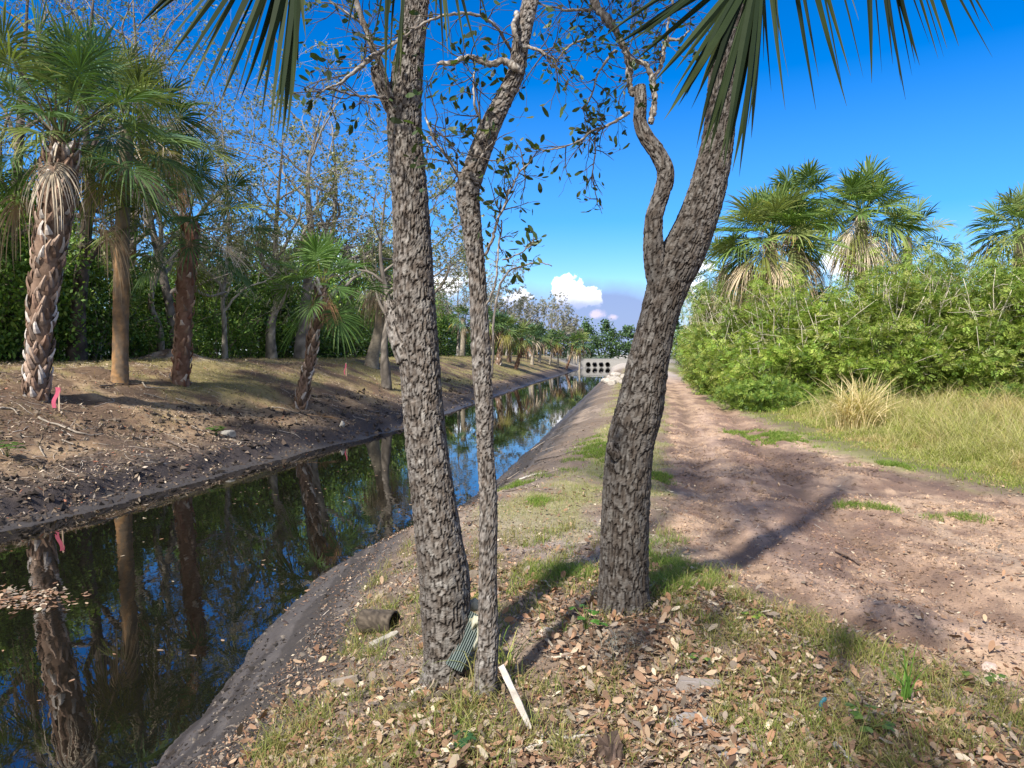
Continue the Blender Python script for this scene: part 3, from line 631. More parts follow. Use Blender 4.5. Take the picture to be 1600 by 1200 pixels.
def boot_trunk(path, rng, style, rate=1.0):
    """palm trunk; style: 'boots' criss-cross leaf bases, 'ringed' bare grey-brown, 'mixed' red-brown fibrous with scattered boots"""
    mb = MB(); L = np.linalg.norm(np.diff(path[:, :3], axis=0), axis=1).sum(); m = int(L / .03) + 4
    sp = spline(path, m); n = 22; pts, rad = sp[:, :3], sp[:, 3]; T, A_, B_ = frames(pts); th = np.arange(n) * 2 * math.pi / n
    al = np.linspace(0, L, m); TH, AL = np.meshgrid(th, al); cx, cy = np.cos(TH), np.sin(TH)
    f = fbm(cx * 2 + AL * 3, cy * 2 + AL * 2.6, 4, 3); g = fbm(TH * 5, AL * 2.5, 3, 8)
    r_ = rad[:, None] * (1 + .10 * (f - .5)) + (.003 * np.sin(AL / .05 + 7 * f) if style in ('ringed', 'pale') else .02 * (g - .5))
    Vv = pts[:, None] + (A_[:, None] * cx[..., None] + B_[:, None] * cy[..., None]) * r_[..., None]
    ca = dict(ringed=((.17, .125, .085), (.29, .17, .08)), pale=((.20, .175, .14), (.31, .27, .21)), boots=((.13, .085, .06), (.22, .15, .11)), mixed=((.13, .07, .045), (.22, .13, .09)))[style]
    C_ = np.asarray(ca[0]) + (np.asarray(ca[1]) - np.asarray(ca[0])) * ss(.35, .65, f)[..., None]
    if style == 'ringed': C_ = C_ * (.72 + .10 * np.sin(AL / .05 + 7 * f) + .35 * g)[..., None]; C_ = C_ + (np.array([.14, .15, .11]) - C_) * (ss(.45, .75, al / L)[:, None] * .7)[..., None]
    i = np.arange(m - 1)[:, None] * n; j = np.arange(n)[None]; j2 = (j + 1) % n
    mb.add(Vv, [np.stack([i + j, i + j2, i + n + j2, i + n + j], -1).reshape(-1, 4)], C_.reshape(-1, 3))
    bb = MB()
    if style not in ('ringed', 'pale'):
        k = int(L * (62 if style == 'boots' else 26) * rate)
        for q in range(k):
            h = (q + rng.uniform(-.5, .5)) / k; h = min(max(h, .01), .985); i = int(h * (m - 1)); a = q * 2.39996 + rng.normal(0, .15)
            o = A_[i] * math.cos(a) + B_[i] * math.sin(a); t = np.cross(T[i], o); r0 = rad[i]
            ln = rng.uniform(.20, .36) * (1.0 if style == 'boots' else .75); sd = (1 if q % 2 else -1) * rng.uniform(.15, .45); out = rng.uniform(.08, .30) + .2 * (h > .8) * (style == 'boots')
            d = nrm(T[i] + t * sd + o * out); w0, w1 = rng.uniform(.055, .08), rng.uniform(.025, .042)
            s_ = np.linspace(0, 1, 4); c = pts[i] + o * r0 * .93 + d * ln * s_[:, None] + o * (.03 * np.sin(s_ * 3.1))[:, None]
            sdv = nrm(np.cross(d, o)); ww = np.array([w0, (w0 + w1) / 2, w1, w1 * .7])[:, None]; thk = np.array([.022, .02, .014, .008])[:, None]
            Vb = np.stack([c + sdv * ww, c + o * thk * 1.6, c - sdv * ww, c - o * thk], 1).reshape(-1, 3)
            o4 = (np.arange(3) * 4)[:, None, None]; Qb = (o4 + np.array([[0, 1, 5, 4], [1, 2, 6, 5], [2, 3, 7, 6], [3, 0, 4, 7]])[None]).reshape(-1, 4)
            colr = pick(rng, 1, [(.20, .13, .095), (.30, .22, .17), (.42, .38, .35), (.13, .085, .06)] if style == 'boots' else [(.25, .17, .12), (.16, .075, .05), (.33, .27, .22), (.20, .12, .08)], None, .2)[0]
            bb.add(Vb, [Qb, [[12, 13, 14], [12, 14, 15]], ], colr * np.repeat([[.7], [1.0], [1.05], [1.15]], 4, 0))
    return mb, bb
def palm(name, label, path, style, crown, seed, group, rate=1.0, head=None):
    """crown: list of dicts(n, el=(lo,hi), pet, R, droop, cols, dead, az=(lo,hi))"""
    rng = np.random.default_rng(seed); org = path[0, :3].copy(); o = thing(name, org, label, 'palm tree', group)
    path = path.copy(); path[:, :3] -= org
    tb, bb = boot_trunk(path, rng, style, rate); tb.build('trunk', M_boot, o)
    if bb.n: bb.build('leaf_bases', M_boot, o, False)
    top = path[-1, :3] + (0 if head is None else np.asarray(head)); g = MB(); dd = MB(); q = 0
    for c in crown:
        lo, hi = c['el']
        for k in range(c['n']):
            q += 1; e = math.radians(lo + (hi - lo) * (k + rng.uniform(0, 1)) / c['n'])
            az_ = rng.uniform(*c['az']) if 'az' in c else q * 2.39996 + rng.normal(0, .2)
            dead = c.get('dead', False)
            frond(dd if dead else g, top + rng.normal(0, .04, 3), az_, e, c.get('pet', 1.2) * rng.uniform(.8, 1.15), c.get('R', 1.0) * rng.uniform(.85, 1.1), c.get('k', 34), c.get('droop', .35), c.get('cols', FROND_G), rng,
                  dead, amax=c.get('amax', 2.1), sag=c.get('sag', .2), st=c.get('st', (0, .16, .34, .52, .70, .87, 1.0)), wk=c.get('wk', 1), pw=c.get('pw', .014), pcol=c.get('pcol'))
    g.build('crown', M_palm, o, False)
    if dd.n: dd.build('dead_fronds', M_litter, o, False)
    return o
def ptrunk(rows, base, rise=0):
    """trunk rows (px, py, width px) at the depth of its foot"""
    D = float((base - EYE) @ FW); r = np.array([[*P(x, y, D), w / 2 * D / F] for x, y, w in rows]); r[0, :3] = base - np.array([0, 0, .12]); return r
LB = 'cabbage palms on the far canal bank'
b1 = G(56, 622); b2 = G(187, 597); b3 = G(281, 600); b4 = G(468, 637); b5 = G(579, 573)
palm('cabbage_palm', 'stout palm at far left with criss-cross leaf bases down its whole trunk', ptrunk([(56, 622, 34), (60, 560, 30), (66, 480, 34), (76, 400, 40), (86, 330, 46), (93, 270, 44), (97, 225, 34)], b1), 'boots',
     [dict(n=27, el=(5, 88), pet=1.9, R=1.15, droop=.30, k=46, sag=.12, wk=1.0), dict(n=14, el=(-20, 25), pet=1.6, R=1.1, droop=.5, k=42, cols=FROND_G + FROND_Y[1:2]), dict(n=3, el=(-45, 10), pet=1.5, R=1.1, droop=1.0, dead=True, cols=FROND_D, amax=1.3, sag=.4),
      dict(n=12, el=(35, 75), pet=1.3, R=.6, k=16, droop=.3, pw=.022, cols=FROND_G, pcol=(.10, .08, .045), sag=.05)], 1, LB)
palm('cabbage_palm', 'palm with a smooth rusty brown trunk, second from the left', ptrunk([(187, 598, 27), (188, 560, 23), (189, 480, 23), (190, 400, 22), (192, 330, 20), (194, 270, 20), (200, 205, 20)], b2), 'ringed',
     [dict(n=22, el=(-5, 88), pet=1.5, R=1.15, droop=.32, k=44), dict(n=12, el=(-35, 5), pet=1.3, R=1.1, droop=.55, k=38, cols=FROND_G + FROND_Y), dict(n=6, el=(-55, -5), pet=1.1, R=1.05, droop=1.0, dead=True, cols=FROND_D, amax=1.2, sag=.3)], 2, LB)
palm('cabbage_palm', 'palm with a red-brown shaggy trunk and pale peeling base', ptrunk([(281, 602, 28), (284, 560, 24), (287, 500, 24), (290, 440, 26), (295, 395, 24), (298, 350, 26)], b3), 'mixed',
     [dict(n=16, el=(5, 80), pet=1.6, R=.95, droop=.3, k=40, sag=.25), dict(n=9, el=(-40, 0), pet=1.6, R=.9, droop=.5, k=38), dict(n=3, el=(-40, -10), pet=1.2, R=.9, dead=True, cols=FROND_D, amax=1.0)], 3, LB)
palm('cabbage_palm', 'small leaning palm on the bank slope with a few open fans', ptrunk([(468, 639, 16), (476, 600, 13), (485, 560, 13), (491, 520, 12), (498, 490, 13), (503, 448, 12)], b4), 'boots',
     [dict(n=13, el=(0, 88), pet=1.0, R=1.1, droop=.25, k=38, cols=[(.09, .18, .04), (.12, .21, .05), (.07, .14, .035)], sag=.2, pcol=(.30, .30, .08)), dict(n=5, el=(-60, -15), pet=1.0, R=.95, droop=.35, k=34, cols=[(.08, .16, .035), (.10, .18, .05)], sag=.2, pcol=(.32, .34, .08)), dict(n=4, el=(-75, -35), pet=.35, R=.8, dead=True, droop=.5, cols=[(.36, .2, .10), (.40, .27, .17)], amax=.8)], 4, LB, rate=.8)
palm('cabbage_palm', 'palm with pale hanging dead fans just left of the thick leaning oak', ptrunk([(579, 575, 24), (584, 550, 19), (592, 520, 18), (598, 480, 18), (603, 430, 18)], b5), 'pale',
     [dict(n=20, el=(0, 85), pet=1.1, R=1.1, droop=.5, k=36), dict(n=20, el=(-70, -5), pet=1.1, R=1.15, droop=.8, dead=True, cols=FROND_D, amax=1.1)], 5, LB)
SKIRT = [(.46, .37, .25), (.36, .27, .17), (.52, .45, .33)]
def std_crown(R_=1.0, n=24, dead=6, k=26, cols=FROND_G, pet=1.0, st=(0, .3, .6, 1)):
    c = [dict(n=n, el=(-5, 85), pet=pet, R=R_, droop=.28, k=k, st=st, cols=cols, wk=1.15), dict(n=n // 3 if dead < 10 else n // 6, el=(-30, 0), pet=pet * .9, R=R_, droop=.7, k=k, st=st, cols=cols + FROND_Y[:2], wk=1.15)]
    if dead: c.append(dict(n=dead, el=(-80, -18), pet=pet * .95, R=R_ * 1.0, droop=.7, k=k - 6, st=st, dead=True, cols=FROND_D if dead < 10 else SKIRT, amax=1.2, wk=1.15))
    return c
far = [(685, 552, 688, 478, 12, 0.85, 'palm with a shaggy red-brown neck, between the thick leaning oak and the slender one', 'mixed'),
       (722, 556, 723, 505, 9, .8, 'short palm with yellowish fans just left of the slender oak', 'pale'),
       (778, 570, 783, 520, 9, 1.1, 'palm just right of the slender oak trunk, tallest in the bank row', 'boots'),
       (805, 577, 816, 536, 6, 1.05, 'leaning palm in the bank row, nearest the water of the distant ones', 'mixed'),
       (831, 570, 833, 532, 6, 1.1, 'palm standing upright behind the leaning one in the bank row', 'pale'),
       (842, 566, 845, 534, 5, 1.1, 'palm in the bank row in front of the grey leafless crown', 'pale'),
       (859, 562, 862, 540, 4, 1.2, 'short palm under the grey leafless crown', 'pale'),
       (871, 568, 872, 540, 3.4, 1.1, 'thin-trunked palm near the far end of the bank row', 'pale'),
       (884, 574, 895, 545, 3.6, 1.2, 'palm leaning over the water near the culvert', 'mixed'),
       (905, 566, 906, 543, 3, 1.2, 'last small palm of the bank row before the culvert', 'pale'),
       (762, 566, 764, 510, 8, 1.0, 'palm whose trunk hides behind the slender oak', 'pale'),
       (795, 566, 797, 524, 6, 1.05, 'palm crowded between the first two of the distant bank row', 'boots')]
for i, (bx, by, tx, ty, wp, R_, lab, sty) in enumerate(far):
    b = G(bx, by); b = gp(bx, max(8., min(95, float((b - EYE) @ FW))))
    palm('cabbage_palm', lab, ptrunk([(bx, by, wp), ((bx + tx) / 2 + 1, (by + ty) / 2, wp * .85), (tx, ty - 8, wp * .85)], b), sty, std_crown(R_, 20 if i < 3 else 14, 6, 22 if i < 3 else 14, pet=.9), 30 + i, LB, rate=.7)
LR = 'cabbage palms rising behind the thicket'
def palm_at(label, px, py_top, D, w, R_, n, dead, seed, grp, k=34, lean=0, pet=1.1, cols=FROND_G):
    b = gp(px + lean, D); t = P(px, py_top, D); q = np.array([[*b, .20], [*((b + t) / 2), .17], [*t, .17]]); q[0, 2] -= .1; q[:, 3] = w
    return palm('cabbage_palm', label, q, 'ringed', std_crown(R_, n, dead, k, pet=pet, st=(0, .2, .45, .7, 1), cols=cols), seed, grp)
RG = [(.10, .17, .04), (.14, .21, .055), (.19, .23, .075), (.07, .125, .035)]
palm_at('broad-crowned palm with a thick skirt of dead fans, left end of the thicket', 1205, 372, 25, .2, 1.3, 42, 30, 51, LR, k=42, cols=RG, pet=1.15)
palm_at('taller palm whose crown shows behind the broad skirted one', 1250, 316, 31, .2, 1.2, 24, 5, 52, LR, cols=RG)
palm_at('palm with a bare upper trunk, between the skirted palm and the small one', 1346, 335, 27, .22, 1.25, 32, 18, 53, LR, k=40, cols=RG)
palm_at('small palm half hidden beside the bare-trunked palm', 1418, 372, 29, .16, 1.0, 12, 4, 54, LR, cols=RG)
palm_at('lone palm at the far right edge above the thicket', 1592, 360, 30, .2, 1.2, 26, 5, 55, LR, cols=RG)
palm_at('palm crown low behind the skirted palm, next to the forked oak', 1130, 425, 33, .2, 1.1, 16, 6, 56, LR, cols=RG)

# the palm overhead: trunk behind the camera, fans hanging into view
def near_fan(o, hub, tips, rng, extra=0, name='frond', root=None, w=.016, bow=.10):
    mb = MB(); tips = np.array([P(*t) for t in tips]); hub = np.asarray(hub)
    up = nrm(hub - tips.mean(0)); cen = tips.mean(0) - hub; Lm = np.linalg.norm(tips - hub, axis=1).mean()
    for k in range(extra):                                  # rest of the fan, out of the frame
        a = rng.uniform(-2.2, 2.2); base = nrm(cen); side = nrm(np.cross(base, FW)); d = base * math.cos(a + math.copysign(.8, a)) + side * math.sin(a + math.copysign(.8, a)) + FW * rng.normal(0, .2)
        q = hub + nrm(d) * Lm * rng.uniform(.8, 1); rel = q - EYE; dep = rel @ FW
        if dep > .2 and 600 - F * (rel @ UP) / dep > -60 and abs(F * (rel @ RT) / dep) < 900: continue
        if dep <= .2 and rel[2] < .6: continue
        tips = np.concatenate([tips, [q]])
    s_ = np.array([0, .12, .3, .5, .68, .84, .94, 1.0])
    for t in tips:
        d = t - hub; L = np.linalg.norm(d); l = d / L; n_ = nrm(np.cross(l, np.cross(FW, l))); sv = nrm(np.cross(l, n_) + n_ * rng.uniform(-.9, .9))
        bw = rng.normal(0, .012) * L; c = hub + l * (L * s_)[:, None] + np.array([0, 0, 1.]) * (bow * .3 * L * (s_ - s_ ** 2))[:, None] + np.cross(l, n_) * (bw * (s_ * (1 - s_) * 4))[:, None]
        ww = w * rng.uniform(.5, 1.05) * np.array([.25, .6, .95, 1.0, .8, .5, .22, .03]); nn = np.cross(l, sv)
        Vv = np.stack([c + sv * ww[:, None], c + nn * ww[:, None] * .55, c - sv * ww[:, None]], 1).reshape(-1, 3)
        oo = (np.arange(7) * 3)[:, None, None]; Qd = (oo + np.array([[0, 1, 4, 3], [1, 2, 5, 4]])[None]).reshape(-1, 4)
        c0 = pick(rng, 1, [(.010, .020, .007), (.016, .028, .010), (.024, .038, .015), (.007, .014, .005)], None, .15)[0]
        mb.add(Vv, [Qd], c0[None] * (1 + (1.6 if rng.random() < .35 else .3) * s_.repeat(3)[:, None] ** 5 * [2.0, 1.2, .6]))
    k = np.linspace(0, 1, 9)[:, None]; pts = root * (1 - k) + hub * k + np.array([0, 0, 1.]) * .28 * (k - k ** 2) * 4
    v, f = tube(pts, np.linspace(.022, .011, 9), 6, flat=.6); mb.add(v, f, (.12, .14, .05))
    f_ = mb.build(name, M_fan, None, False); f_.parent = o; f_.matrix_parent_inverse = Matrix.Translation(-o.location); return f_
rng = np.random.default_rng(77)
base = on(-.25, -1.3); ov = thing('cabbage_palm', base, 'palm overhead whose dark green fans hang into view from the top edge', 'palm tree')
pth = np.array([[0, 0, -.1, .21], [.02, .0, 1.2, .17], [.05, .05, 2.6, .16], [.1, .1, 3.75, .17]]); tb, bb = boot_trunk(pth, rng, 'boots', .8); tb.build('trunk', M_boot, ov); bb.build('leaf_bases', M_boot, ov, False)
head = base + np.array([.1, .1, 3.8])
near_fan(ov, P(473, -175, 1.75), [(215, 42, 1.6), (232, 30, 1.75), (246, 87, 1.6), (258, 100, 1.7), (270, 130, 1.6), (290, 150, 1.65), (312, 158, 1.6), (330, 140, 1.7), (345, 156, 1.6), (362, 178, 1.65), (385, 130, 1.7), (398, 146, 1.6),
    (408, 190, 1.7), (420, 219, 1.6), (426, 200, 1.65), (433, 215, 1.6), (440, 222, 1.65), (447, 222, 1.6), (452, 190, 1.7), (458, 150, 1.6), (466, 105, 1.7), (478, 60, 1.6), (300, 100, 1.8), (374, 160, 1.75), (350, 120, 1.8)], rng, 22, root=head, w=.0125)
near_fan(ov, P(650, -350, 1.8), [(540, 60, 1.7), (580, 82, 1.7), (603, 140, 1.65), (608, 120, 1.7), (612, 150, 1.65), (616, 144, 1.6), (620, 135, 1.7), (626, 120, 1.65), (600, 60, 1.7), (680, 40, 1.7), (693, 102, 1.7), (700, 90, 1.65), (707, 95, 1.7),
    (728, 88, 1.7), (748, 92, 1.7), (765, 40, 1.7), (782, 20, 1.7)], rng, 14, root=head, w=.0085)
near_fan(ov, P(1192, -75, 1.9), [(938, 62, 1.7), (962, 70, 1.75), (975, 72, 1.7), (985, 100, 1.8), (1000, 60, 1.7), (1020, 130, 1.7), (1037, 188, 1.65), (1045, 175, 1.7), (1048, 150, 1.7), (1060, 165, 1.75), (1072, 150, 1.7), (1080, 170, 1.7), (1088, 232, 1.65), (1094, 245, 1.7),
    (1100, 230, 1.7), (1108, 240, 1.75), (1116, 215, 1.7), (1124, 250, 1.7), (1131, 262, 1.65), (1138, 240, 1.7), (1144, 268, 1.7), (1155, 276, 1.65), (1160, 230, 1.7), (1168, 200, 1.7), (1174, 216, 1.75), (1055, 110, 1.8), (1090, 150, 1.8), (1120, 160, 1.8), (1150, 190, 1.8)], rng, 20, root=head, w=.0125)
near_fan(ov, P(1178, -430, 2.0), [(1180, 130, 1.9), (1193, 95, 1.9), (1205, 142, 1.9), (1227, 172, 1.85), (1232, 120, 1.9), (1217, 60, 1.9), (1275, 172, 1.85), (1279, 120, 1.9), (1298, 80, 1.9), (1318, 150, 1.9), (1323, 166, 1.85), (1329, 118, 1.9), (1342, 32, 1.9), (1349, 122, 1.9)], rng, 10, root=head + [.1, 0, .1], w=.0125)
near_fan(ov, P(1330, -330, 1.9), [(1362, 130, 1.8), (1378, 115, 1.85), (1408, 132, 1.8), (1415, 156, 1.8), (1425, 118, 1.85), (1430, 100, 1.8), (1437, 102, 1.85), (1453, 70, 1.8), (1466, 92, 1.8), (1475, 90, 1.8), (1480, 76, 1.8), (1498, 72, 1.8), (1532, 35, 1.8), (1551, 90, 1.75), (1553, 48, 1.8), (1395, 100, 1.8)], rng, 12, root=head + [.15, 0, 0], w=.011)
g = MB()
for k in range(14):
    frond(g, np.array([.1, .1, 3.85]), math.pi * (.45 + 1.1 * k / 14) + rng.normal(0, .1), rng.uniform(.1, 1.3), 1.2, .95, 34, .5, FROND_G, rng)
g.build('crown', M_palm, ov, False)

# ------------------------------------------------------------------ sparse winter oaks of the wood beyond the far bank
GREYLEAF = [(.17, .20, .085), (.23, .24, .12), (.12, .155, .06), (.28, .27, .17)]
def wood_oak(label, px, D, path, r0, H_, seed, col=(.19, .165, .14), leafk=1.0, spread=1.0, lvl=3, size=.085, cols=GREYLEAF, group='sparse oaks in the wood across the canal', lsh=.8, name='oak_tree', base=None):
    """path: offsets (dx, height fraction) of the main stem; limbs fan out of its upper half"""
    rng = np.random.default_rng(seed); b = gp(px, D) if base is None else base; o = thing(name, b, label, 'tree', group)
    rows = [[dx * .98 * math.cos(YAW), dx * math.sin(YAW) + rng.normal(0, .08), h * H_ - (.15 if i == 0 else 0), r0 * (1 - .9 * h) * (1.3 if i == 0 else 1)] for i, (dx, h) in enumerate(path)]
    sp = spline(rows, 40); mb = MB(); n = 10; v, f = tube(sp[:, :3], sp[:, 3] * (1 + .05 * rng.normal(0, 1, 40)), n)
    mb.add(v, f, pick(rng, len(v), [col, np.array(col) * .6, np.array(col) * 1.5], (.5, .3, .2), .2)); mb.build('trunk', M_bark2, o)
    T_ = []; Lf = []; nl = int(9 * spread)
    for q in range(nl):
        i = int((.38 + .60 * q / nl) * 39); d0 = nrm(sp[i, :3] - sp[i - 1, :3]); a = q * 2.4 + rng.normal(0, .4); o_ = np.array([math.cos(a), math.sin(a), rng.uniform(.1, .8)])
        grow(T_, Lf, sp[i, :3], nrm(o_ + d0 * .5), H_ * .30 * rng.uniform(.7, 1.25), sp[i, 3] * .62, lvl, rng, .20, .03, .30, (2, 4), (.4, 1.1), (.5, .75), .3, 1)
    tw = MB(); put_tubes(tw, T_, rng, np.array(col) * 1.35, (3, 3, 4, 6, 8), .006); tw.build('branches', M_bark2, o)
    lf = MB(); put_leaves(lf, Lf, rng, max(1, int(8 * leafk)), size, cols, None, False, .055, .5, keep=lsh * .62); lf.build('foliage', M_leaf, o, False)
    return o
WO = [('dark leaning oak trunk behind the rusty palm', 119, -16.3, -40, [(0, 0), (.1, .12), (.35, .3), (.55, .5), (.4, .7), (.8, 1)], .25, (.085, .07, .06), .9),
      ('thin pale oak stem between the rusty palm and the shaggy one', 246, -16.5, 60, [(0, 0), (.15, .1), (-.1, .2), (.25, .35), (.1, .6), (.4, 1)], .12, (.24, .21, .17), .9),
      ('grey oak stem close behind the shaggy palm', 276, -16.2, 90, [(0, 0), (-.1, .15), (-.5, .35), (-1, .6), (-.9, 1)], .20, (.17, .15, .13), .8),
      ('slender pale oak in the gap right of the shaggy palm', 352, -15.8, 120, [(0, 0), (0, .14), (-.1, .25), (.15, .5), (0, 1)], .11, (.25, .23, .19), .85),
      ('low-forked grey oak left of the small leaning palm', 423, -15.2, 190, [(0, 0), (.02, .15), (.3, .3), (.25, .55), (.7, 1)], .22, (.21, .19, .16), .8),
      ('thick pale grey oak behind the small leaning palm', 471, -14.5, 150, [(0, 0), (.05, .15), (.25, .3), (.5, .5), (.4, .75), (1.1, 1)], .30, (.22, .20, .18), .8),
      ('second pale stem springing beside the thick pale grey oak', 481, -14.4, 180, [(0, 0), (.3, .15), (.9, .4), (1.4, .7), (1.3, 1)], .24, (.22, .20, .18), .75),
      ('dark-stemmed oak just left of the thick leaning oak', 604, -9.6, 260, [(0, 0), (-.05, .2), (.1, .4), (-.2, .65), (.1, 1)], .19, (.13, .115, .10), .6),
      ('oak whose stem hides behind the thick leaning oak, crown to its right', 655, -13.2, 270, [(0, 0), (.05, .2), (.3, .4), (.6, .7), (.6, 1)], .26, (.17, .15, .13), .8),
      ('tall oak topping the wood at the far left edge', 20, -17.5, -60, [(0, 0), (.1, .3), (.5, .6), (.8, 1)], .25, (.12, .10, .085), .9),
      ('tall sparse oak whose bare twigs reach the top edge above the rusty palm', 205, -18, -30, [(0, 0), (.1, .3), (.5, .6), (.3, 1)], .24, (.15, .13, .11), .7),
      ('tall sparse oak rising behind the shaggy palm crown', 300, -18, 110, [(0, 0), (.1, .3), (-.3, .6), (-.3, 1)], .24, (.17, .15, .13), .6)]
for i, (lab, px, X_, ytop, pth, r0, col_, lk) in enumerate(WO):
    b_ = gl(px, X_); D = float((b_ - EYE) @ FW); H_ = ((553 - ytop) / F * D + 1.6 - b_[2]) * .93
    wood_oak(lab, px, D, pth, r0, H_, 200 + i, col_, 1.0, 1.15, 3, .10 * D / 24, GREYLEAF, lsh=lk * .85, base=b_)
for i, (lab, px, X_, ytop, lk) in enumerate([('grey leafless crown over the middle of the bank row', 862, -11, 462, .55), ('twiggy grey tree left of the widest leafless crown', 828, -12, 470, .6), ('grey twiggy tree between the leafless crown and the culvert', 888, -9, 500, .6),
      ('loose grey-green tree right of the slender oak', 792, -13.5, 455, .7), ('thin grey tree far down the bank by the culvert', 905, -7.6, 522, .8), ('sparse tree showing between the two left oaks', 715, -15, 400, .7), ('sparse grey crown behind the palms right of the slender oak', 768, -15, 420, .7)]):
    b_ = gl(px, X_); D = float((b_ - EYE) @ FW); H_ = ((553 - ytop) / F * D + 1.6 - b_[2]) * .93
    wood_oak(lab, px, D, [(0, 0), (.1, .3), (0, .6), (.2, 1)], .16 * D / 80, H_, 240 + i, (.26, .24, .22), 1.0, 1.3, 3, .0022 * D, [(.24, .235, .19), (.17, .19, .12), (.30, .28, .23)], 'twiggy grey trees far along the bank', lk, base=b_)

# ------------------------------------------------------------------ dense bushes
def bush_parts(rng, R_, H_, n, size, cols, p, stems, scol, clumps=46, feather=False, low=.08, srad=.02):
    lf = MB(); tw = MB(); cen = []
    for k in range(clumps):
        a = rng.uniform(0, 2 * math.pi); z = low + (1 - low) * rng.uniform(0, 1) ** .8; prof = math.sin(min(1, z * 1.02 + .12) * math.pi) ** .55 if z > .3 else .62 + z
        rad_ = R_ * prof * math.sqrt(rng.uniform(.25, 1.0)); cen.append([math.cos(a) * rad_, math.sin(a) * rad_, z * H_ * rng.uniform(.85, 1.08)])
    cen = np.array(cen); per = n // clumps
    pts = np.repeat(cen, per, 0) + rng.normal(0, 1, (per * clumps, 3)) * [R_ * .15, R_ * .15, H_ * .05]; pts[:, 2] = np.abs(pts[:, 2])
    if feather and H_ > 2:                                   # loose sprays above the crown
        k_ = 16; a_ = rng.uniform(0, 6.283, k_); c_ = np.stack([np.cos(a_) * R_ * rng.uniform(.1, .9, k_), np.sin(a_) * R_ * rng.uniform(.1, .9, k_), H_ * rng.uniform(.95, 1.27, k_)], 1)
        e_ = np.repeat(c_, 28, 0) + rng.normal(0, 1, (28 * k_, 3)) * [.12, .12, .22]; pts = np.concatenate([pts, e_]); n_sp = len(e_)
        cen2 = c_
    else: n_sp = 0; cen2 = cen[:0]
    nlow = n // 5 if low < .2 else 0
    if nlow:
        a_ = rng.uniform(0, 6.283, nlow); q_ = R_ * .8 * np.sqrt(rng.random(nlow)); pts = np.concatenate([pts, np.stack([q_ * np.cos(a_), q_ * np.sin(a_), rng.uniform(0, .34, nlow) * H_], 1)])
    cl = np.repeat(rng.normal(1, .22, clumps).clip(.5, 1.6), per)[:, None]; cl = np.concatenate([cl, np.ones((n_sp + nlow, 1))]); m = len(pts)
    x, y, z = basis(m, rng, .8); C = pick(rng, m, cols, p) * cl
    if feather:
        x = nrm(x - np.array([0, 0, 1.]) * rng.uniform(0, .7, (m, 1))); y = nrm(np.cross(z, x)); L = (size * rng.uniform(.6, 1.2, m))[:, None]
        for s in range(7):
            sd = 1 if s % 2 else -1; t = .25 + .75 * (s // 2) / 3; base = pts + x * L * t * .9
            d = nrm(x * .55 + y * sd * .85 - np.array([0, 0, .12])) if s < 6 else x; kites(lf, base, d, nrm(np.cross(z, d)), L[:, 0] * .52, L[:, 0] * .15, C * rng.uniform(.85, 1.15))
    else:
        L = size * rng.uniform(.6, 1.3, m); kites(lf, pts, x, y, L, L * .62, C)
    for q in range(stems + len(cen2)):
        c = cen2[q - stems] / 1.02 if q >= stems else cen[rng.integers(clumps)] * (np.array([1.12, 1.12, 1.08]) if q % 2 else 1.0); b = rng.normal(0, R_ * .12, 3); b[2] = -.1; k = np.linspace(0, 1, 7)[:, None]
        pt = b * (1 - k) + c * 1.02 * k + rng.normal(0, .05, (7, 3)) * np.sin(k * 3.1) + np.array([0, 0, 1.]) * (k - k * k) * H_ * .25
        v, f = tube(pt, np.linspace(srad, srad * .25, 7), 5); tw.add(v, f, np.array(scol) * rng.uniform(.7, 1.2))
        for s in range(3):
            i = rng.integers(3, 6); e = pt[i] + rng.normal(0, .45, 3) + [0, 0, .35]; v, f = tube(np.array([pt[i], (pt[i] + e) / 2 + rng.normal(0, .04, 3), e]), [srad * .4, srad * .3, srad * .15], 4); tw.add(v, f, np.array(scol) * rng.uniform(.8, 1.2))
    return lf, tw
ORD = ['first', 'second', 'third', 'fourth', 'fifth', 'sixth', 'seventh', 'eighth', 'ninth', 'tenth', 'eleventh', 'twelfth', 'thirteenth', 'fourteenth', 'fifteenth', 'sixteenth', 'seventeenth', 'eighteenth', 'nineteenth', 'twentieth',
       'twenty-first', 'twenty-second', 'twenty-third', 'twenty-fourth', 'twenty-fifth', 'twenty-sixth', 'twenty-seventh', 'twenty-eighth', 'twenty-ninth', 'thirtieth']
def bush_kind(name, cat, variants, spots, labeler, group, seed, **kw):
    rng = np.random.default_rng(seed); protos = []
    for k in range(variants):
        lf, tw = bush_parts(rng, **dict(dict(rng=None), **kw)) if False else bush_parts(rng, **kw)
        protos.append((lf.data('foliage', False), tw.data('stems'))); protos[-1][0].materials.append(M_leaf); protos[-1][1].materials.append(M_bark2)
    for i, (loc, sc) in enumerate(spots):
        o = thing(name, loc, labeler(i), cat, group, rng.uniform(0, 6.28), tuple(np.array(sc) * rng.uniform(.93, 1.07, 3)) if not np.isscalar(sc) else sc)
        a, b = protos[i % variants]; link('foliage', a, None, o); link('stems', b, None, o)
GREEN_R = [(.19, .28, .045), (.25, .32, .06), (.13, .22, .04), (.28, .30, .08)]
GREEN_D = [(.035, .075, .015), (.055, .11, .02), (.025, .05, .012), (.085, .14, .03)]
rng = np.random.default_rng(9)
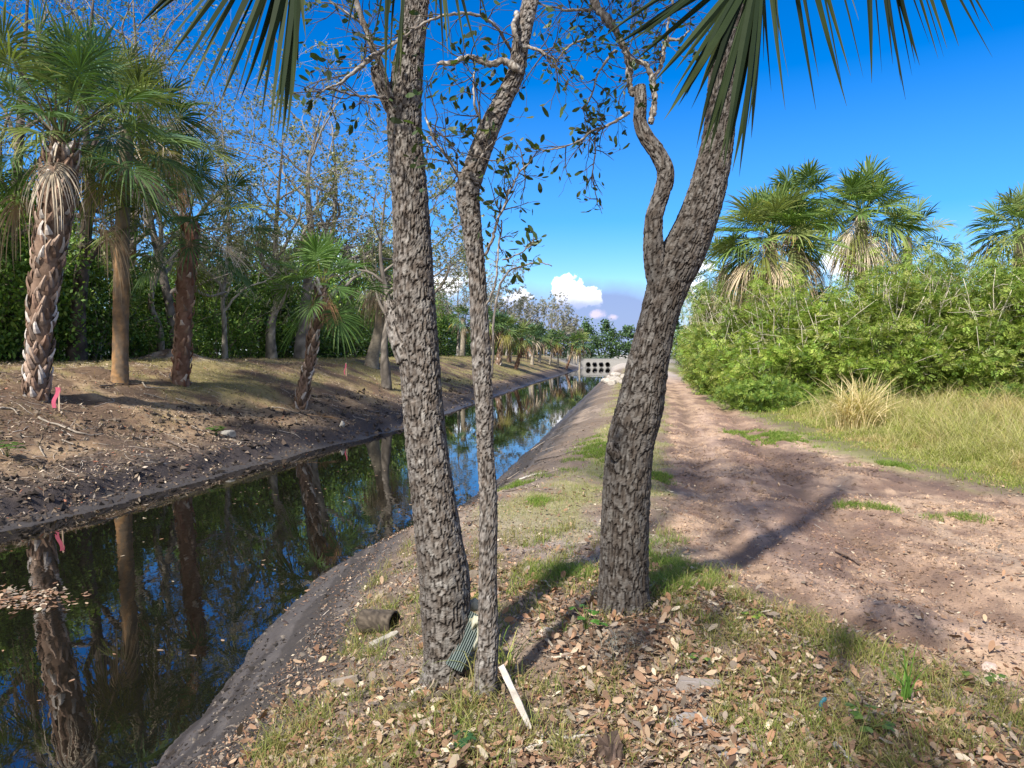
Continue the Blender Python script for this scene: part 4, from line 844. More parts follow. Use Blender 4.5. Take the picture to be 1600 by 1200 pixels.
# the thicket along the dirt track: front row along the verge, second row behind it
front = [(1090, 62, 4.9), (1104, 48, 4.6), (1112, 39, 4.1), (1128, 32.5, 3.8), (1150, 28, 3.5), (1176, 24.5, 3.3), (1218, 22.5, 3.0), (1275, 21.6, 3.0), (1325, 21.0, 2.6), (1380, 20.6, 3.0), (1435, 20.6, 3.1), (1490, 20.3, 2.8), (1545, 20, 3.1), (1600, 19.6, 2.9), (1650, 19, 3.2), (1702, 18.6, 3.1), (1760, 18.3, 3.3)]
back = [(1102, 75, 5.4), (1118, 55, 4.8), (1150, 43, 4.3), (1185, 33, 3.7), (1240, 27, 3.1), (1300, 25, 3.2), (1355, 24.5, 3.3), (1410, 24, 3.6), (1465, 24, 3.5), (1520, 23.5, 3.4), (1575, 23.4, 3.7), (1630, 23, 3.6), (1690, 22.6, 3.7), (1750, 22.3, 3.8)]
far3 = [(1080, 95, 4.8), (1100, 110, 5.5), (1165, 36, 4.0), (1290, 30, 3.4), (1440, 29, 4.1), (1560, 29, 4.0)]
bush_kind('leafy_shrub', 'shrub', 4, [(gp(x, D), (1.05, 1.05, h / 3.3)) for x, D, h in front], lambda i: f'{ORD[i]} feathery green shrub in the front row of the thicket, counted from the forked oak', 'feathery shrubs of the thicket beside the dirt road', 11,
          R_=1.8, H_=3.3, n=4300, size=.20, cols=GREEN_R, p=(.35, .3, .2, .15), stems=26, scol=(.55, .50, .40), clumps=44, feather=True, srad=.026, low=.16)
bush_kind('leafy_shrub', 'shrub', 3, [(gp(x, D), (1.15, 1.15, h / 3.3)) for x, D, h in back], lambda i: f'{ORD[i]} taller shrub in the back row of the thicket, counted from the forked oak', 'taller shrubs behind the thicket front', 12,
          R_=1.9, H_=3.3, n=3600, size=.22, cols=GREEN_R, p=(.3, .35, .15, .2), stems=16, scol=(.38, .35, .27), clumps=50, feather=True, low=.3)
bush_kind('leafy_tree', 'tree', 2, [(gp(x, D), (1.3, 1.3, h / 3.3)) for x, D, h in far3], lambda i: f'{ORD[i]} dark rounded tree deep behind the thicket, counted from the forked oak', 'rounded trees behind the thicket', 13,
          R_=2.1, H_=3.3, n=3600, size=.16, cols=GREEN_D, p=None, stems=8, scol=(.2, .18, .14), clumps=50)
# low herbs at the thicket foot
low_ = [(1168, 20.5, .8), (1205, 19.6, .95), (1250, 20.4, .7), (1120, 28, .8), (1100, 38, .9), (1590, 17.6, .6), (1300, 20, .6)]
bush_kind('low_shrub', 'shrub', 2, [(gp(x, D), (1, 1, h / .8)) for x, D, h in low_], lambda i: ['low dark green shrub bulging over the verge at the track bend', 'biggest low shrub over the verge, left of the dry grass clump', 'low shrub between the bulging ones and the dry grass clump', 'low shrub on the verge, third one beyond the bend',
          'low shrub on the verge near the far end of the track', 'round-leaved low shrub at the right edge of the picture', 'low shrub right behind the dry grass clump'][i], 'low shrubs at the thicket foot', 14, R_=1.0, H_=.8, n=2600, size=.11, cols=GREEN_R[:3] + [(.06, .12, .02)], p=None, stems=5, scol=(.2, .17, .1), clumps=30, feather=True, srad=.008)
# understory of the wood across the canal
und = []
for k in range(26):
    px = -150 + k * 33; b_ = gl(px, -17.0 - (k % 3) * .8); w_ = 1.15 if px < 350 else 1.5; und.append((b_, (w_, w_, rng.uniform(.85, 1.7) * (1 if px < 350 else 1.45))))
for k in range(22):
    px = -180 + k * 42; b_ = gl(px, -21.5 - (k % 2) * 1.5); und.append((b_, (1.6, 1.6, rng.uniform(1.3, 2.3) * (1 if px < 420 else 1.4))))
bush_kind('understory_bush', 'bush', 4, und, lambda i: (f'{ORD[i]} dark green bush from the left along the wood edge' if i < 26 else f'{ORD[i - 26]} taller bush from the left, deeper in the wood'), 'dense bushes filling the wood across the canal', 15,
          R_=1.5, H_=3.2, n=4200, size=.11, cols=[(.08, .165, .03), (.12, .22, .04), (.05, .10, .025), (.18, .28, .055), (.26, .36, .08)], p=(.22, .3, .1, .22, .16), stems=9, scol=(.26, .22, .18), clumps=50)
# far hedge along the bank and round the culvert
fh = []
for k in range(18):
    y = 34 + k * 5.4; fh.append(((-17 - .6 * (k % 3), y, float(ground_z(-17, y))), (1.6, 1.9, 1.0 + .2 * (k % 2))))
bush_kind('understory_bush', 'bush', 2, fh, lambda i: f'{ORD[i]} bush of the dark line behind the distant bank palms, counted towards the culvert', 'dark bushes behind the distant bank palms', 16,
          R_=1.5, H_=3.2, n=1800, size=.17, cols=GREEN_D, p=None, stems=3, scol=(.16, .13, .10), clumps=40)
cu = [(-30 + k * 4.6, 146 + (k % 3) * 6, 1.35 + .6 * ((k * 7) % 4) / 3) for k in range(18)]
bush_kind('leafy_tree', 'tree', 3, [((x, y, .85), (2.2, 2.2, s * 1.25)) for x, y, s in cu], lambda i: f'{ORD[i]} small tree from the left in the far tree line past the culvert', 'far trees past the culvert', 17,
          R_=1.5, H_=3.4, n=1800, size=.26, cols=[(.07, .13, .05), (.09, .16, .06), (.06, .10, .05)], p=None, stems=3, scol=(.2, .18, .15), clumps=36)
# ------------------------------------------------------------------ culvert at the end of the canal
M_conc = m_attr('concrete', .85, 0, 3, .25, bump=.3, bscale=20)
rng = np.random.default_rng(500)
CY = 123.6; cx0 = [P(px, 569, 123)[0] for px in (919.2, 929.3, 939.4, 949.5)]; zc = -.24; pr = .36; step = cx0[1] - cx0[0]
o = thing('culvert', (cx0[2], CY, WATER), 'pale concrete culvert headwall with round pipe mouths closing the canal', 'culvert'); org = np.array([cx0[2], CY, WATER])
mb = MB(); lo, hi, x0, x1 = -1.4, .62, -11.0, 2.6
for q, cxp in enumerate(cx0):
    k = 32; th = np.arange(k) * 2 * math.pi / k; ring = np.stack([cxp + pr * np.cos(th), 0 * th + CY, zc + pr * np.sin(th)], 1)
    sq = []
    for t in th:
        c, s = math.cos(t), math.sin(t); m = max(abs(c), abs(s)); sq.append([cxp + c / m * step / 2, CY, zc + s / m * .56])
    Vv = np.concatenate([ring, np.array(sq)]); j = np.arange(k); Qd = np.stack([j, (j + 1) % k, k + (j + 1) % k, k + j], 1); mb.add(Vv - org, [Qd], (.25, .245, .235))
    v, f = tube(np.array([[cxp, CY - .10, zc], [cxp, CY + .05, zc], [cxp, CY + 3, zc]]), [pr, pr, pr], 32, cap=False); pp = MB(); pp.add(v - org, f, (.22, .2, .18))
    v, f = tube(np.array([[cxp, CY - .10, zc], [cxp, CY + .1, zc]]), [pr + .07] * 2, 32, cap=False); pp.add(v - org, f, (.22, .21, .20)); pp.build('pipe', M_conc, o)
def face(xa, xb, za, zb): mb.add(np.array([[xa, CY, za], [xb, CY, za], [xb, CY, zb], [xa, CY, zb]]) - org, [[[0, 1, 2, 3]]], (.25, .245, .235))
face(x0, cx0[0] - step / 2, lo, hi); face(cx0[3] + step / 2, x1, lo, hi); face(cx0[0] - step / 2, cx0[3] + step / 2, zc + .56, hi); face(cx0[0] - step / 2, cx0[3] + step / 2, lo, zc - .56)
mb.build('headwall', M_conc, o, False); mb = MB(); box(mb, np.array([(x0 + x1) / 2, CY + .2, hi + .06]) - org, (x1 - x0 + .2, .5, .14), (.30, .295, .28)); mb.build('coping', M_conc, o, False)

def rock_mesh(r, seed, col=(.42, .39, .34), flat=.6):
    rg = np.random.default_rng(seed); n, m = 12, 8; th = np.arange(n) * 2 * math.pi / n; ph = np.linspace(-math.pi / 2, math.pi / 2, m)[1:-1]
    v = [[math.cos(p) * math.cos(t), math.cos(p) * math.sin(t), math.sin(p)] for p in ph for t in th] + [[0, 0, -1], [0, 0, 1]]; v = np.array(v)
    for _ in range(7):
        d = nrm(rg.normal(0, 1, 3)); c = rg.uniform(.55, .85); k = v @ d; v = v - d * np.maximum(k - c, 0)[:, None]
    v = v * r * [1, rg.uniform(.65, .9), flat]; o = m - 2; i = np.arange(o - 1)[:, None] * n; j = np.arange(n)[None]
    q = np.stack([i + j, i + (j + 1) % n, i + n + (j + 1) % n, i + n + j], -1).reshape(-1, 4); jj = np.arange(n); e = (o - 1) * n
    t_ = np.concatenate([np.stack([np.full(n, o * n), (jj + 1) % n, jj], 1), np.stack([np.full(n, o * n + 1), e + jj, e + (jj + 1) % n], 1)])
    mb = MB(); mb.add(v, [q, t_], pick(rg, len(v), [col], None, .12)); return mb
pr_ = [rock_mesh(.30, 600 + k, (.36, .33, .29)).data('rock', False) for k in range(4)]
for k in range(4): pr_[k].materials.append(M_rock)
for k in range(26):
    b = G(rng.uniform(938, 978), rng.uniform(582, 601)); r = link('rock', pr_[k % 4]); r.location = b + [0, 0, .06]; r.rotation_euler = (rng.normal(0, .2), rng.normal(0, .2), rng.uniform(0, 6)); r.scale = (rng.uniform(.5, 1.4),) * 3
    tag(r, 'pale broken rock in the riprap strewn along the near bank before the culvert', 'rock', 'riprap rocks near the culvert')

# ------------------------------------------------------------------ grass
def scatter(n, x0, x1, y0, y1, dens, rng):
    """points drawn with probability dens(x, y, masks) in a rectangle"""
    x = rng.uniform(x0, x1, n); y = rng.uniform(y0, y1, n); _, m = zones(x, y); k = rng.random(n) < dens(x, y, m)
    x, y = x[k], y[k]; return np.stack([x, y, ground_z(x, y)], 1)
def wedge(n, D0, D1, px0, px1, dens, rng, pw=1.0):
    """points spread evenly over the view between two depths (denser close by), kept by dens"""
    D = D0 * (D1 / D0) ** (rng.random(n) ** pw); px = rng.uniform(px0, px1, n)
    q = EYE[None] + D[:, None] * (FW * [1, 1, 0] + RT * ((px - 800) / F)[:, None]); x, y = q[:, 0], q[:, 1]
    _, m = zones(x, y); k = rng.random(n) < dens(x, y, m); x, y = x[k], y[k]; return np.stack([x, y, ground_z(x, y)], 1)
GLUSH = [(.13, .22, .03), (.19, .27, .045), (.09, .16, .025), (.25, .28, .075)]
GDRY = [(.30, .26, .10), (.22, .22, .06), (.38, .31, .15), (.14, .18, .04)]
def dist(Pt): return np.hypot(Pt[:, 0], Pt[:, 1])
rng = np.random.default_rng(900)
g = MB()
Pt = wedge(150000, 5, 80, 560, 1100, lambda x, y, m: m['gr'] * .8 * (m['t'] > .9), rng); n = len(Pt); sc = (dist(Pt) / 9).clip(.8, 3.5)
blades(g, Pt, .055 * sc ** .4 * rng.uniform(.5, 1.5, n), .0035 * sc, rng.uniform(.3, 1.5, n), pick(rng, n, GDRY + GLUSH[:2]), rng, pick(rng, n, GDRY))
for cx, cy, rx, ry, rot in LUSH:
    k = int(15000 * rx * ry) + 500; a = rng.uniform(0, 6.283, k); r = np.sqrt(rng.random(k)) * 1.5 * rng.random(k) ** .35; u = r * np.cos(a) * rx; v = r * np.sin(a) * ry
    x = cx + u * math.cos(rot) - v * math.sin(rot); y = cy + u * math.sin(rot) + v * math.cos(rot); kk = fbm(x * 5, y * 5, 3, 4) > .36 + .22 * r; x, y = x[kk], y[kk]; n = len(x)
    Pt = np.stack([x, y, ground_z(x, y)], 1); s_ = max(.8, cy / 7)
    blades(g, Pt, (.095 if cy < 6 else .06) * rng.uniform(.5, 1.4, n), .0042 * s_, rng.uniform(.3, 1.4, n), pick(rng, n, GLUSH), rng)
# loose tufts through the leaf litter in front
tc_ = wedge(2000, 2.3, 6.5, 380, 1850, lambda x, y, m: (m['t'] > 1.0) * (1 - m['rm']) * (.25 + .75 * (fbm(x * 1.4, y * 1.4, 3, 61) > .5)), rng)
edge = []
for y in np.linspace(3.3, 4.9, 90): x = float(road_l(y)) - abs(rng.normal(0, .22)); edge.append([x, y + rng.normal(0, .1), 0])
tc_ = np.concatenate([tc_, np.array(edge)])
k = rng.integers(10, 34, len(tc_)); Pt = np.repeat(tc_, k, 0) + rng.normal(0, .035, (k.sum(), 3)) * [1, 1, 0]; Pt[:, 2] = ground_z(Pt[:, 0], Pt[:, 1]); n = len(Pt)
ct = np.repeat(rng.random(len(tc_)) < .5, k); C1 = pick(rng, n, GLUSH + GDRY[1:2]); C2 = pick(rng, n, GDRY)
blades(g, Pt, np.repeat(rng.uniform(.05, .15, len(tc_)), k) * rng.uniform(.5, 1.3, n), .0038 * rng.uniform(.6, 1.4, n), rng.uniform(.3, 1.6, n), np.where(ct[:, None], C1, C2), rng, pick(rng, n, GDRY))
tag(g.build('grass', M_grass, None, False), kind='stuff', label='short green and straw-coloured grass patches on the near bank', cat='grass')
# verge of long grass on the far side of the track
g = MB()
Pt = wedge(265000, 7.0, 60, 1040, 1850, lambda x, y, m: ss(.35, .9, x - road_r(y) + (fbm(x * 1.5, y * 1.5, 3, 8) - .5) * .9) * ss(7.5, 5.5, x - road_r(y) - .1 * y), rng); n = len(Pt); sc = (dist(Pt) / 12).clip(.75, 3.5)
inn = ss(.4, 2.6, Pt[:, 0] - road_r(Pt[:, 1])); pt = .45 * fbm(Pt[:, 0] * .6, Pt[:, 1] * .6, 3, 12) + .55 * fbm(Pt[:, 0] * 2.6, Pt[:, 1] * 2.6, 2, 13); cf = ss(.3, .7, fbm(Pt[:, 0] * 3.3, Pt[:, 1] * 3.3, 2, 18))
Cc = np.where((pt + rng.normal(0, .05, n) + .13 * ss(5.5, 9, Pt[:, 0]) > .60)[:, None], pick(rng, n, [(.42, .31, .12), (.48, .36, .18), (.24, .19, .07)], None, .25), pick(rng, n, [(.17, .26, .03), (.23, .30, .045), (.30, .32, .07)], None, .25))
blades(g, Pt, (.07 + .62 * inn * (.2 + cf * .95)) * rng.uniform(.5, 1.2, n), .0085 * sc, rng.uniform(.3, 1.7, n), Cc, rng, pick(rng, n, [(.45, .38, .18), (.36, .36, .11), (.5, .42, .25)]))
Pt = wedge(62000, 7.0, 40, 1100, 1850, lambda x, y, m: ss(-.15, .3, x - road_r(y)) * ss(1.6, .6, x - road_r(y)) * (fbm(x * 2.2, y * 2.2, 3, 15) > .47), rng); n = len(Pt)
blades(g, Pt, .07 * rng.uniform(.5, 1.4, n), .006 * (dist(Pt) / 10).clip(.8, 3), rng.uniform(.3, 1.4, n), pick(rng, n, [(.22, .30, .04), (.28, .31, .07), (.16, .22, .03)]), rng)
tag(g.build('grass', M_grass, None, False), kind='stuff', label='long golden-green grass filling the verge below the thicket', cat='grass')
g = MB()
Pt = wedge(170000, 10, 110, -60, 930, lambda x, y, m: (m['gl'] * .85 + .06) * (m['s'] > 1.4) * (m['s'] < 10), rng); n = len(Pt); sc = (dist(Pt) / 14).clip(.8, 4)
blades(g, Pt, .07 * sc ** .5 * rng.uniform(.4, 1.6, n), .006 * sc, rng.uniform(.5, 1.7, n), pick(rng, n, [(.28, .24, .085), (.20, .20, .06), (.36, .29, .14), (.17, .13, .08)]), rng, pick(rng, n, GDRY))
tag(g.build('grass', M_grass, None, False), kind='stuff', label='thin dry grass growing over the far canal bank', cat='grass')

# ------------------------------------------------------------------ litter
LCOL = [(.44, .30, .20), (.30, .15, .08), (.52, .40, .28), (.36, .20, .12), (.22, .12, .075), (.60, .50, .36), (.33, .26, .20)]
LCOL = [(.33, .235, .155), (.235, .13, .075), (.43, .35, .25), (.28, .17, .105), (.16, .10, .065), (.50, .43, .32), (.26, .21, .165)]
LP = (.17, .20, .08, .18, .19, .03, .15)
def litter(Pt, size, rng, cols=LCOL, p=LP, lift=.012, tilt=.5, near=True, lay=.45):
    mb = MB(); n = len(Pt); x, y, z = basis(n, rng, tilt); L = size * rng.lognormal(-.05, .33, n).clip(.35, 1.9); C = pick(rng, n, cols, p, .2); Pt = Pt + np.stack([0 * L, 0 * L, rng.uniform(.002, lift, n)], 1)
    if near: ovals(mb, Pt, x, y, z, L, L * rng.uniform(.34, .55, n)[:, None].ravel(), C, rng.uniform(-.22, .3, n))
    else: kites(mb, Pt, x, y, L, L * lay, C)
    return mb
heavy = lambda x, y, m: (1 - .9 * m['rm']) * (m['t'] > .75) * (.12 + .88 * ss(.36, .56, fbm(x * 1.6, y * 1.6, 3, 70)) * ss(6.5, 4.2, y)) * (1 - .75 * ss(1.5, 1.0, m['t']))
Pt = wedge(56000, 2.2, 9, 200, 1850, heavy, rng)
tag(litter(Pt, .042, rng, lift=.035, tilt=.5).build('leaf_litter', M_litter), kind='stuff', label='fallen tan and rusty oak leaves covering the near bank', cat='leaf litter')
Pt = wedge(75000, 2.2, 8, 200, 1850, lambda x, y, m: (1 - .6 * m['rm']) * (m['t'] > .6), rng)
tag(litter(Pt, .017, rng, cols=LCOL + [(.10, .065, .045), (.06, .045, .035)], p=(.13, .15, .06, .15, .16, .02, .11, .12, .10), lift=.03, tilt=.6, near=False, lay=.4).build('leaf_litter', M_litter, None, False), kind='stuff', label='broken leaf crumbs and straw bits between the fallen leaves', cat='leaf litter')
Pt = wedge(9000, 2.6, 16, 300, 1000, lambda x, y, m: (m['t'] < .35) * (m['t'] > -.02) * (fbm(x * 2, y * 2, 3, 75) > .5), rng)
tag(litter(Pt, .036, rng, lift=.012, tilt=.3, cols=LCOL + [(.05, .035, .03)], p=(.10, .15, .05, .15, .16, .02, .07, .30)).build('leaf_litter', M_litter), kind='stuff', label='wet dark leaves stranded along the near waterline', cat='leaf litter')
Pt = wedge(17500, 2.4, 20, 500, 1850, lambda x, y, m: (.55 * m['rm'] * (fbm(x * 1.2, y * 1.2, 3, 71) > .47) + .25 * m['mud'] + .3 * (m['t'] > 1) * (1 - m['rm'])) * (x < road_r(y) + .4), rng)
tag(litter(Pt, .034, rng, lift=.015, tilt=.3, cols=LCOL + [(.11, .065, .045)], p=(.2, .16, .14, .14, .12, .05, .07, .12)).build('leaf_litter', M_litter), kind='stuff', label='scattered leaf scraps over the dirt road and mud', cat='leaf litter')
Pt = wedge(80000, 9, 45, -40, 760, lambda x, y, m: (m['s'] > .35) * (m['s'] < 9.5) * (.25 + .5 * (fbm(x * 1.5, y * 1.5, 3, 72) > .5)), rng)
tag(litter(Pt, .065, rng, cols=[(.30, .23, .16), (.42, .35, .27), (.17, .12, .09), (.09, .065, .05), (.24, .10, .06)], p=(.3, .2, .25, .17, .08), lift=.03, near=False, lay=.35).build('leaf_litter', M_litter, None, False), kind='stuff', label='leaf and bark scraps strewn over the far bank', cat='leaf litter')
def sticks(Pt, L, r, cols, rng, n=5, wig=.08):
    mb = MB()
    for p in Pt:
        l = L * rng.uniform(.4, 1.5); a = rng.uniform(0, 6.28); d = np.array([math.cos(a), math.sin(a), 0]); k = np.linspace(-.5, .5, n)[:, None]; q = p + d * l * k + np.cumsum(rng.normal(0, wig * l / n, (n, 3)), 0)
        q[:, 2] = ground_z(q[:, 0], q[:, 1]) + r * rng.uniform(.5, 2.5) + rng.uniform(0, .02) * k[:, 0] * 2
        v, f = tube(q, r * rng.uniform(.5, 1.3) * np.linspace(1, .45, n), 5); mb.add(v, f, pick(rng, 1, cols, None, .2)[0])
    return mb
TW = [(.30, .25, .20), (.16, .12, .09), (.45, .40, .34), (.10, .075, .06)]
tag(sticks(wedge(700, 2.6, 9, 380, 1500, lambda x, y, m: (m['t'] > .6) * (1 - .8 * m['rm']), rng), .16, .0028, TW, rng).build('twig_litter', M_stick), kind='stuff', label='thin dry twigs lying among the leaves of the near bank', cat='twigs')
tag(sticks(wedge(3800, 9.5, 40, -40, 760, lambda x, y, m: (m['s'] > .8) * (m['s'] < 10), rng), .38, .006, TW + [(.22, .16, .11), (.26, .2, .14)], rng, wig=.3).build('twig_litter', M_stick), kind='stuff', label='pale dry twigs littering the far bank', cat='twigs')
tag(sticks(wedge(260, 6, 22, 640, 960, lambda x, y, m: (m['t'] > .35) * (m['t'] < 1.7), rng), .35, .007, TW[1:2] + TW[3:] + TW[:1], rng, wig=.25).build('twig_litter', M_stick), kind='stuff', label='dark twigs washed up along the near waterline', cat='twigs')
# crumbs of soil on the track
Pt = wedge(95000, 2.4, 22, 560, 1850, lambda x, y, m: m['rm'] * (.15 + .85 * (fbm(x * 1.3, y * 1.3, 3, 50) > .48)) + .25 * m['mud'] + .12 * (m['t'] > 1) * (1 - m['rm']) * (x < road_r(y)), rng); n = len(Pt)
r_ = .0065 * rng.lognormal(0, .6, n).clip(.4, 3.2) * (dist(Pt) / 6).clip(.8, 1.8); oc = np.array([[1, 0, 0], [0, 1, 0], [-1, 0, 0], [0, -1, 0], [0, 0, .8], [0, 0, -.8]], float)
Vv = Pt[:, None] + (oc[None] + rng.normal(0, .25, (n, 6, 3))) * r_[:, None, None]; tr = np.array([[0, 1, 4], [1, 2, 4], [2, 3, 4], [3, 0, 4], [1, 0, 5], [2, 1, 5], [3, 2, 5], [0, 3, 5]])
zc_, _ = zones(Pt[:, 0], Pt[:, 1]); mb = MB(); mb.add(Vv.reshape(-1, 3), [((np.arange(n) * 6)[:, None, None] + tr[None]).reshape(-1, 3)], np.repeat(zc_[:, :3] * rng.uniform(.6, 1.25, (n, 1)), 6, 0))
tag(mb.build('gravel', M_rock, None, False), kind='stuff', label='crumbs of soil and grit loose on the dirt road', cat='gravel')
Pt = wedge(16000, 2.6, 14, 200, 900, lambda x, y, m: (m['t'] > .02) * (m['t'] < 1.5) * (fbm(x * 3, y * 1.5, 3, 88) > .46), rng); n = len(Pt)
r_ = .008 * rng.lognormal(0, .6, n).clip(.3, 3.5); Vv = Pt[:, None] + (oc[None] * [1, 1, .6] + rng.normal(0, .3, (n, 6, 3))) * r_[:, None, None]; mb = MB(); mb.add(Vv.reshape(-1, 3), [((np.arange(n) * 6)[:, None, None] + tr[None]).reshape(-1, 3)], np.repeat(pick(rng, n, [(.04, .032, .028), (.08, .068, .06), (.02, .017, .015), (.14, .12, .10)]), 6, 0))
tag(mb.build('mud', M_rock, None, False), kind='stuff', label='dark lumps of mud and silt along the near waterline', cat='mud')
Pt = wedge(40000, 9, 60, -60, 900, lambda x, y, m: (m['s'] > .15) * (m['s'] < 3.2) * (fbm(x * 2, y * 1.2, 3, 89) > .44), rng); n = len(Pt)
r_ = .022 * rng.lognormal(0, .6, n).clip(.3, 3.2) * (dist(Pt) / 14).clip(.8, 2.5) ** .5; Vv = Pt[:, None] + (oc[None] + rng.normal(0, .35, (n, 6, 3))) * r_[:, None, None]; mb = MB(); mb.add(Vv.reshape(-1, 3), [((np.arange(n) * 6)[:, None, None] + tr[None]).reshape(-1, 3)], np.repeat(pick(rng, n, [(.04, .03, .025), (.075, .055, .042), (.02, .016, .014), (.13, .10, .075)]), 6, 0))
tag(mb.build('mud', M_rock, None, False), kind='stuff', label='dark crumbly clods and roots along the foot of the far bank', cat='mud')
# floating raft of leaves
g_ = MB(); c = np.array([*(lambda q: q[:2])(P(28, 938, 1) * 0 + (EYE + (FW + RT * (28 - 800) / F - UP * (938 - 600) / F) * (2.4 / (math.sin(PIT) + (938 - 600) / F * math.cos(PIT))))), WATER])
Pt = c + rng.normal(0, 1, (420, 3)) * [.34, .17, 0] + [-.1, 0, .004]; Pt = Pt[np.hypot((Pt[:, 0] - c[0]) / .8, (Pt[:, 1] - c[1]) / .4) < 1.2]
tag(litter(Pt, .06, rng, lift=.012, tilt=.12).build('leaf_litter', M_litter), kind='stuff', label='raft of brown leaves floating on the dark water at the left edge', cat='leaf litter')
Pt = np.stack([rng.uniform(-8, -2.4, 420), rng.uniform(3, 26, 420), np.full(420, WATER + .003)], 1); Pt = Pt[(Pt[:, 0] < xr(Pt[:, 1]) - .05) & (Pt[:, 0] > xl(Pt[:, 1]) + .1)]
Pt = Pt[(fbm(Pt[:, 0] * .8, Pt[:, 1] * .5, 3, 5) > .52)]
tag(litter(Pt, .045, rng, lift=.003, tilt=.04).build('leaf_litter', M_litter), kind='stuff', label='single pale leaves drifting on the canal', cat='leaf litter')

# ------------------------------------------------------------------ single things
def at_ground(px, py, dz=0.0): q = G(px, py); q[2] += dz; return q
def stick_thing(name, rows, label, cat, r=.012, col=(.42, .37, .31), r1=.5, group=None, lift=1.0, n=24, flat=1.0, seed=0):
    """a branch lying along ground pixels"""
    rg = np.random.default_rng(seed); q = np.array([G(*t) for t in rows]); sp = spline(q, n); sp[:, 2] = ground_z(sp[:, 0], sp[:, 1]) + r * lift; sp += rg.normal(0, r * .18, sp.shape)
    org = q[0].copy(); v, f = tube(sp - org, r * np.linspace(1, r1, n) * (1 + .10 * rg.normal(0, 1, n)), 8, flat=flat); mb = MB(); mb.add(v, f, pick(rg, len(v), [col, np.array(col) * .7], (.7, .3), .15))
    o = mb.build(name, M_stick); o.location = org; return tag(o, label, cat, group)
FB = 'dry branches lying on the far bank'
for k, (rows, lab, r) in enumerate([([(60, 655), (95, 668), (125, 680), (162, 681)], 'long curved pale branch below the pink-ribboned stake', .022), ([(155, 606), (190, 602), (218, 601)], 'dark straight stick at the foot of the rusty palm', .02),
        ([(222, 600), (232, 608), (262, 609)], 'kinked pale branch between the rusty palm and the shaggy palm', .022), ([(225, 617), (245, 622), (256, 625)], 'short pale stick in front of the rusty palm', .018),
        ([(275, 625), (300, 633), (323, 640)], 'straight pale branch in front of the shaggy palm', .02), ([(97, 690), (115, 697)], 'short pale stick under the long curved branch', .018), ([(424, 638), (446, 641), (470, 650)], 'curved pale branch at the foot of the leaning palm', .02),
        ([(0, 640), (18, 641), (28, 650)], 'hooked pale branch at the left edge of the far bank', .02), ([(262, 693), (280, 700), (298, 712)], 'dark rotten branch low on the far bank above the water', .03), ([(62, 700), (70, 716)], 'small upright-looking pale stick low on the far bank at left', .014)]):
    stick_thing('branch', rows, lab, 'branch', r, (.30, .26, .21) if 'dark' not in lab else (.14, .11, .09), group=FB, seed=k, lift=1.6)
NB = 'sticks lying in the near leaf litter'
for k, (rows, lab, r, c_) in enumerate([([(820, 1176), (860, 1165), (900, 1156), (930, 1152)], 'long pale stick in the leaves at the bottom edge', .009, (.46, .42, .37)), ([(612, 1120), (650, 1112), (690, 1095), (720, 1088)], 'dark mossy branch left of the oak trunks', .022, (.10, .08, .06)),
        ([(640, 1092), (662, 1080), (690, 1068)], 'pale split stick at the foot of the leaning oak', .012, (.5, .45, .38)), ([(1322, 1070), (1340, 1092), (1356, 1112)], 'stout brown stick lying in the leaves left of the spiky green plant', .014, (.17, .14, .12)),
        ([(1304, 1172), (1318, 1186), (1330, 1199)], 'grey stick cut by the bottom edge of the picture', .014, (.40, .38, .36)), ([(1306, 865), (1325, 874), (1342, 885)], 'dark curved stick alone on the dirt road', .016, (.16, .11, .085)),
        ([(745, 1190), (800, 1180), (880, 1172)], 'thin bent twig near the bottom edge, left of the stump', .006, (.42, .37, .3)), ([(862, 1030), (900, 1030), (925, 1027)], 'straight pale straw below the pale stone', .006, (.55, .5, .4)),
        ([(700, 1070), (735, 1060), (775, 1035)], 'pale reed lying between the two oak feet', .006, (.55, .48, .32)), ([(835, 722), (870, 715), (900, 706)], 'long dark stick lying across the mud near the water', .014, (.13, .11, .1)), ([(812, 752), (826, 747), (846, 742)], 'bleached stick on the mud by the waterline', .016, (.5, .46, .42))]):
    stick_thing('stick', rows, lab, 'stick', r, c_, group=NB, seed=40 + k, lift=1.5)
def slab_thing(name, px, py, size, rz, label, cat, col, tilt=(0, 0), mat=None, group=None, taper=.92, dz=0):
    if name == 'stone':
        o = rock_mesh(size[0] / 2, int(px), col, size[2] / size[0] * 2).build(name, M_rock, None, False); o.location = at_ground(px, py, size[2] * .15); o.rotation_euler = (0, 0, rz); return tag(o, label, cat, group)
    mb = MB(); rg = np.random.default_rng(int(px)); k = 9; th = np.sort(rg.uniform(0, 6.28, k)); rad = rg.uniform(.75, 1.05, k); sx, sy, sz = size
    lo_ = np.stack([np.cos(th) * rad * sx / 2, np.sin(th) * rad * sy / 2, 0 * th - .02], 1); up_ = lo_ * [taper, taper, 1] + np.stack([0 * th, 0 * th, sz + rg.normal(0, sz * .15, k) + .02], 1); j = np.arange(k)
    mb.add(np.concatenate([lo_, up_, [[0, 0, sz * 1.05]]]), [np.stack([j, (j + 1) % k, k + (j + 1) % k, k + j], 1), np.stack([k + j, k + (j + 1) % k, np.full(k, 2 * k)], 1)], col)
    o = mb.build(name, mat or M_rock, None, False); o.location = at_ground(px, py, dz); o.rotation_euler = (*tilt, rz); return tag(o, label, cat, group)
slab_thing('stone', 852, 992, (.11, .08, .035), .2, 'pale flat stone in the grass right of the slender oak', 'stone', (.44, .37, .30))
slab_thing('stone', 1086, 1128, (.24, .15, .03), .1, 'grey flat stone half covered by leaves at the bottom centre', 'stone', (.22, .21, .21))
slab_thing('stone', 1546, 1046, (.09, .075, .04), .5, 'single pale pink stone on the dirt at right', 'stone', (.48, .38, .32))
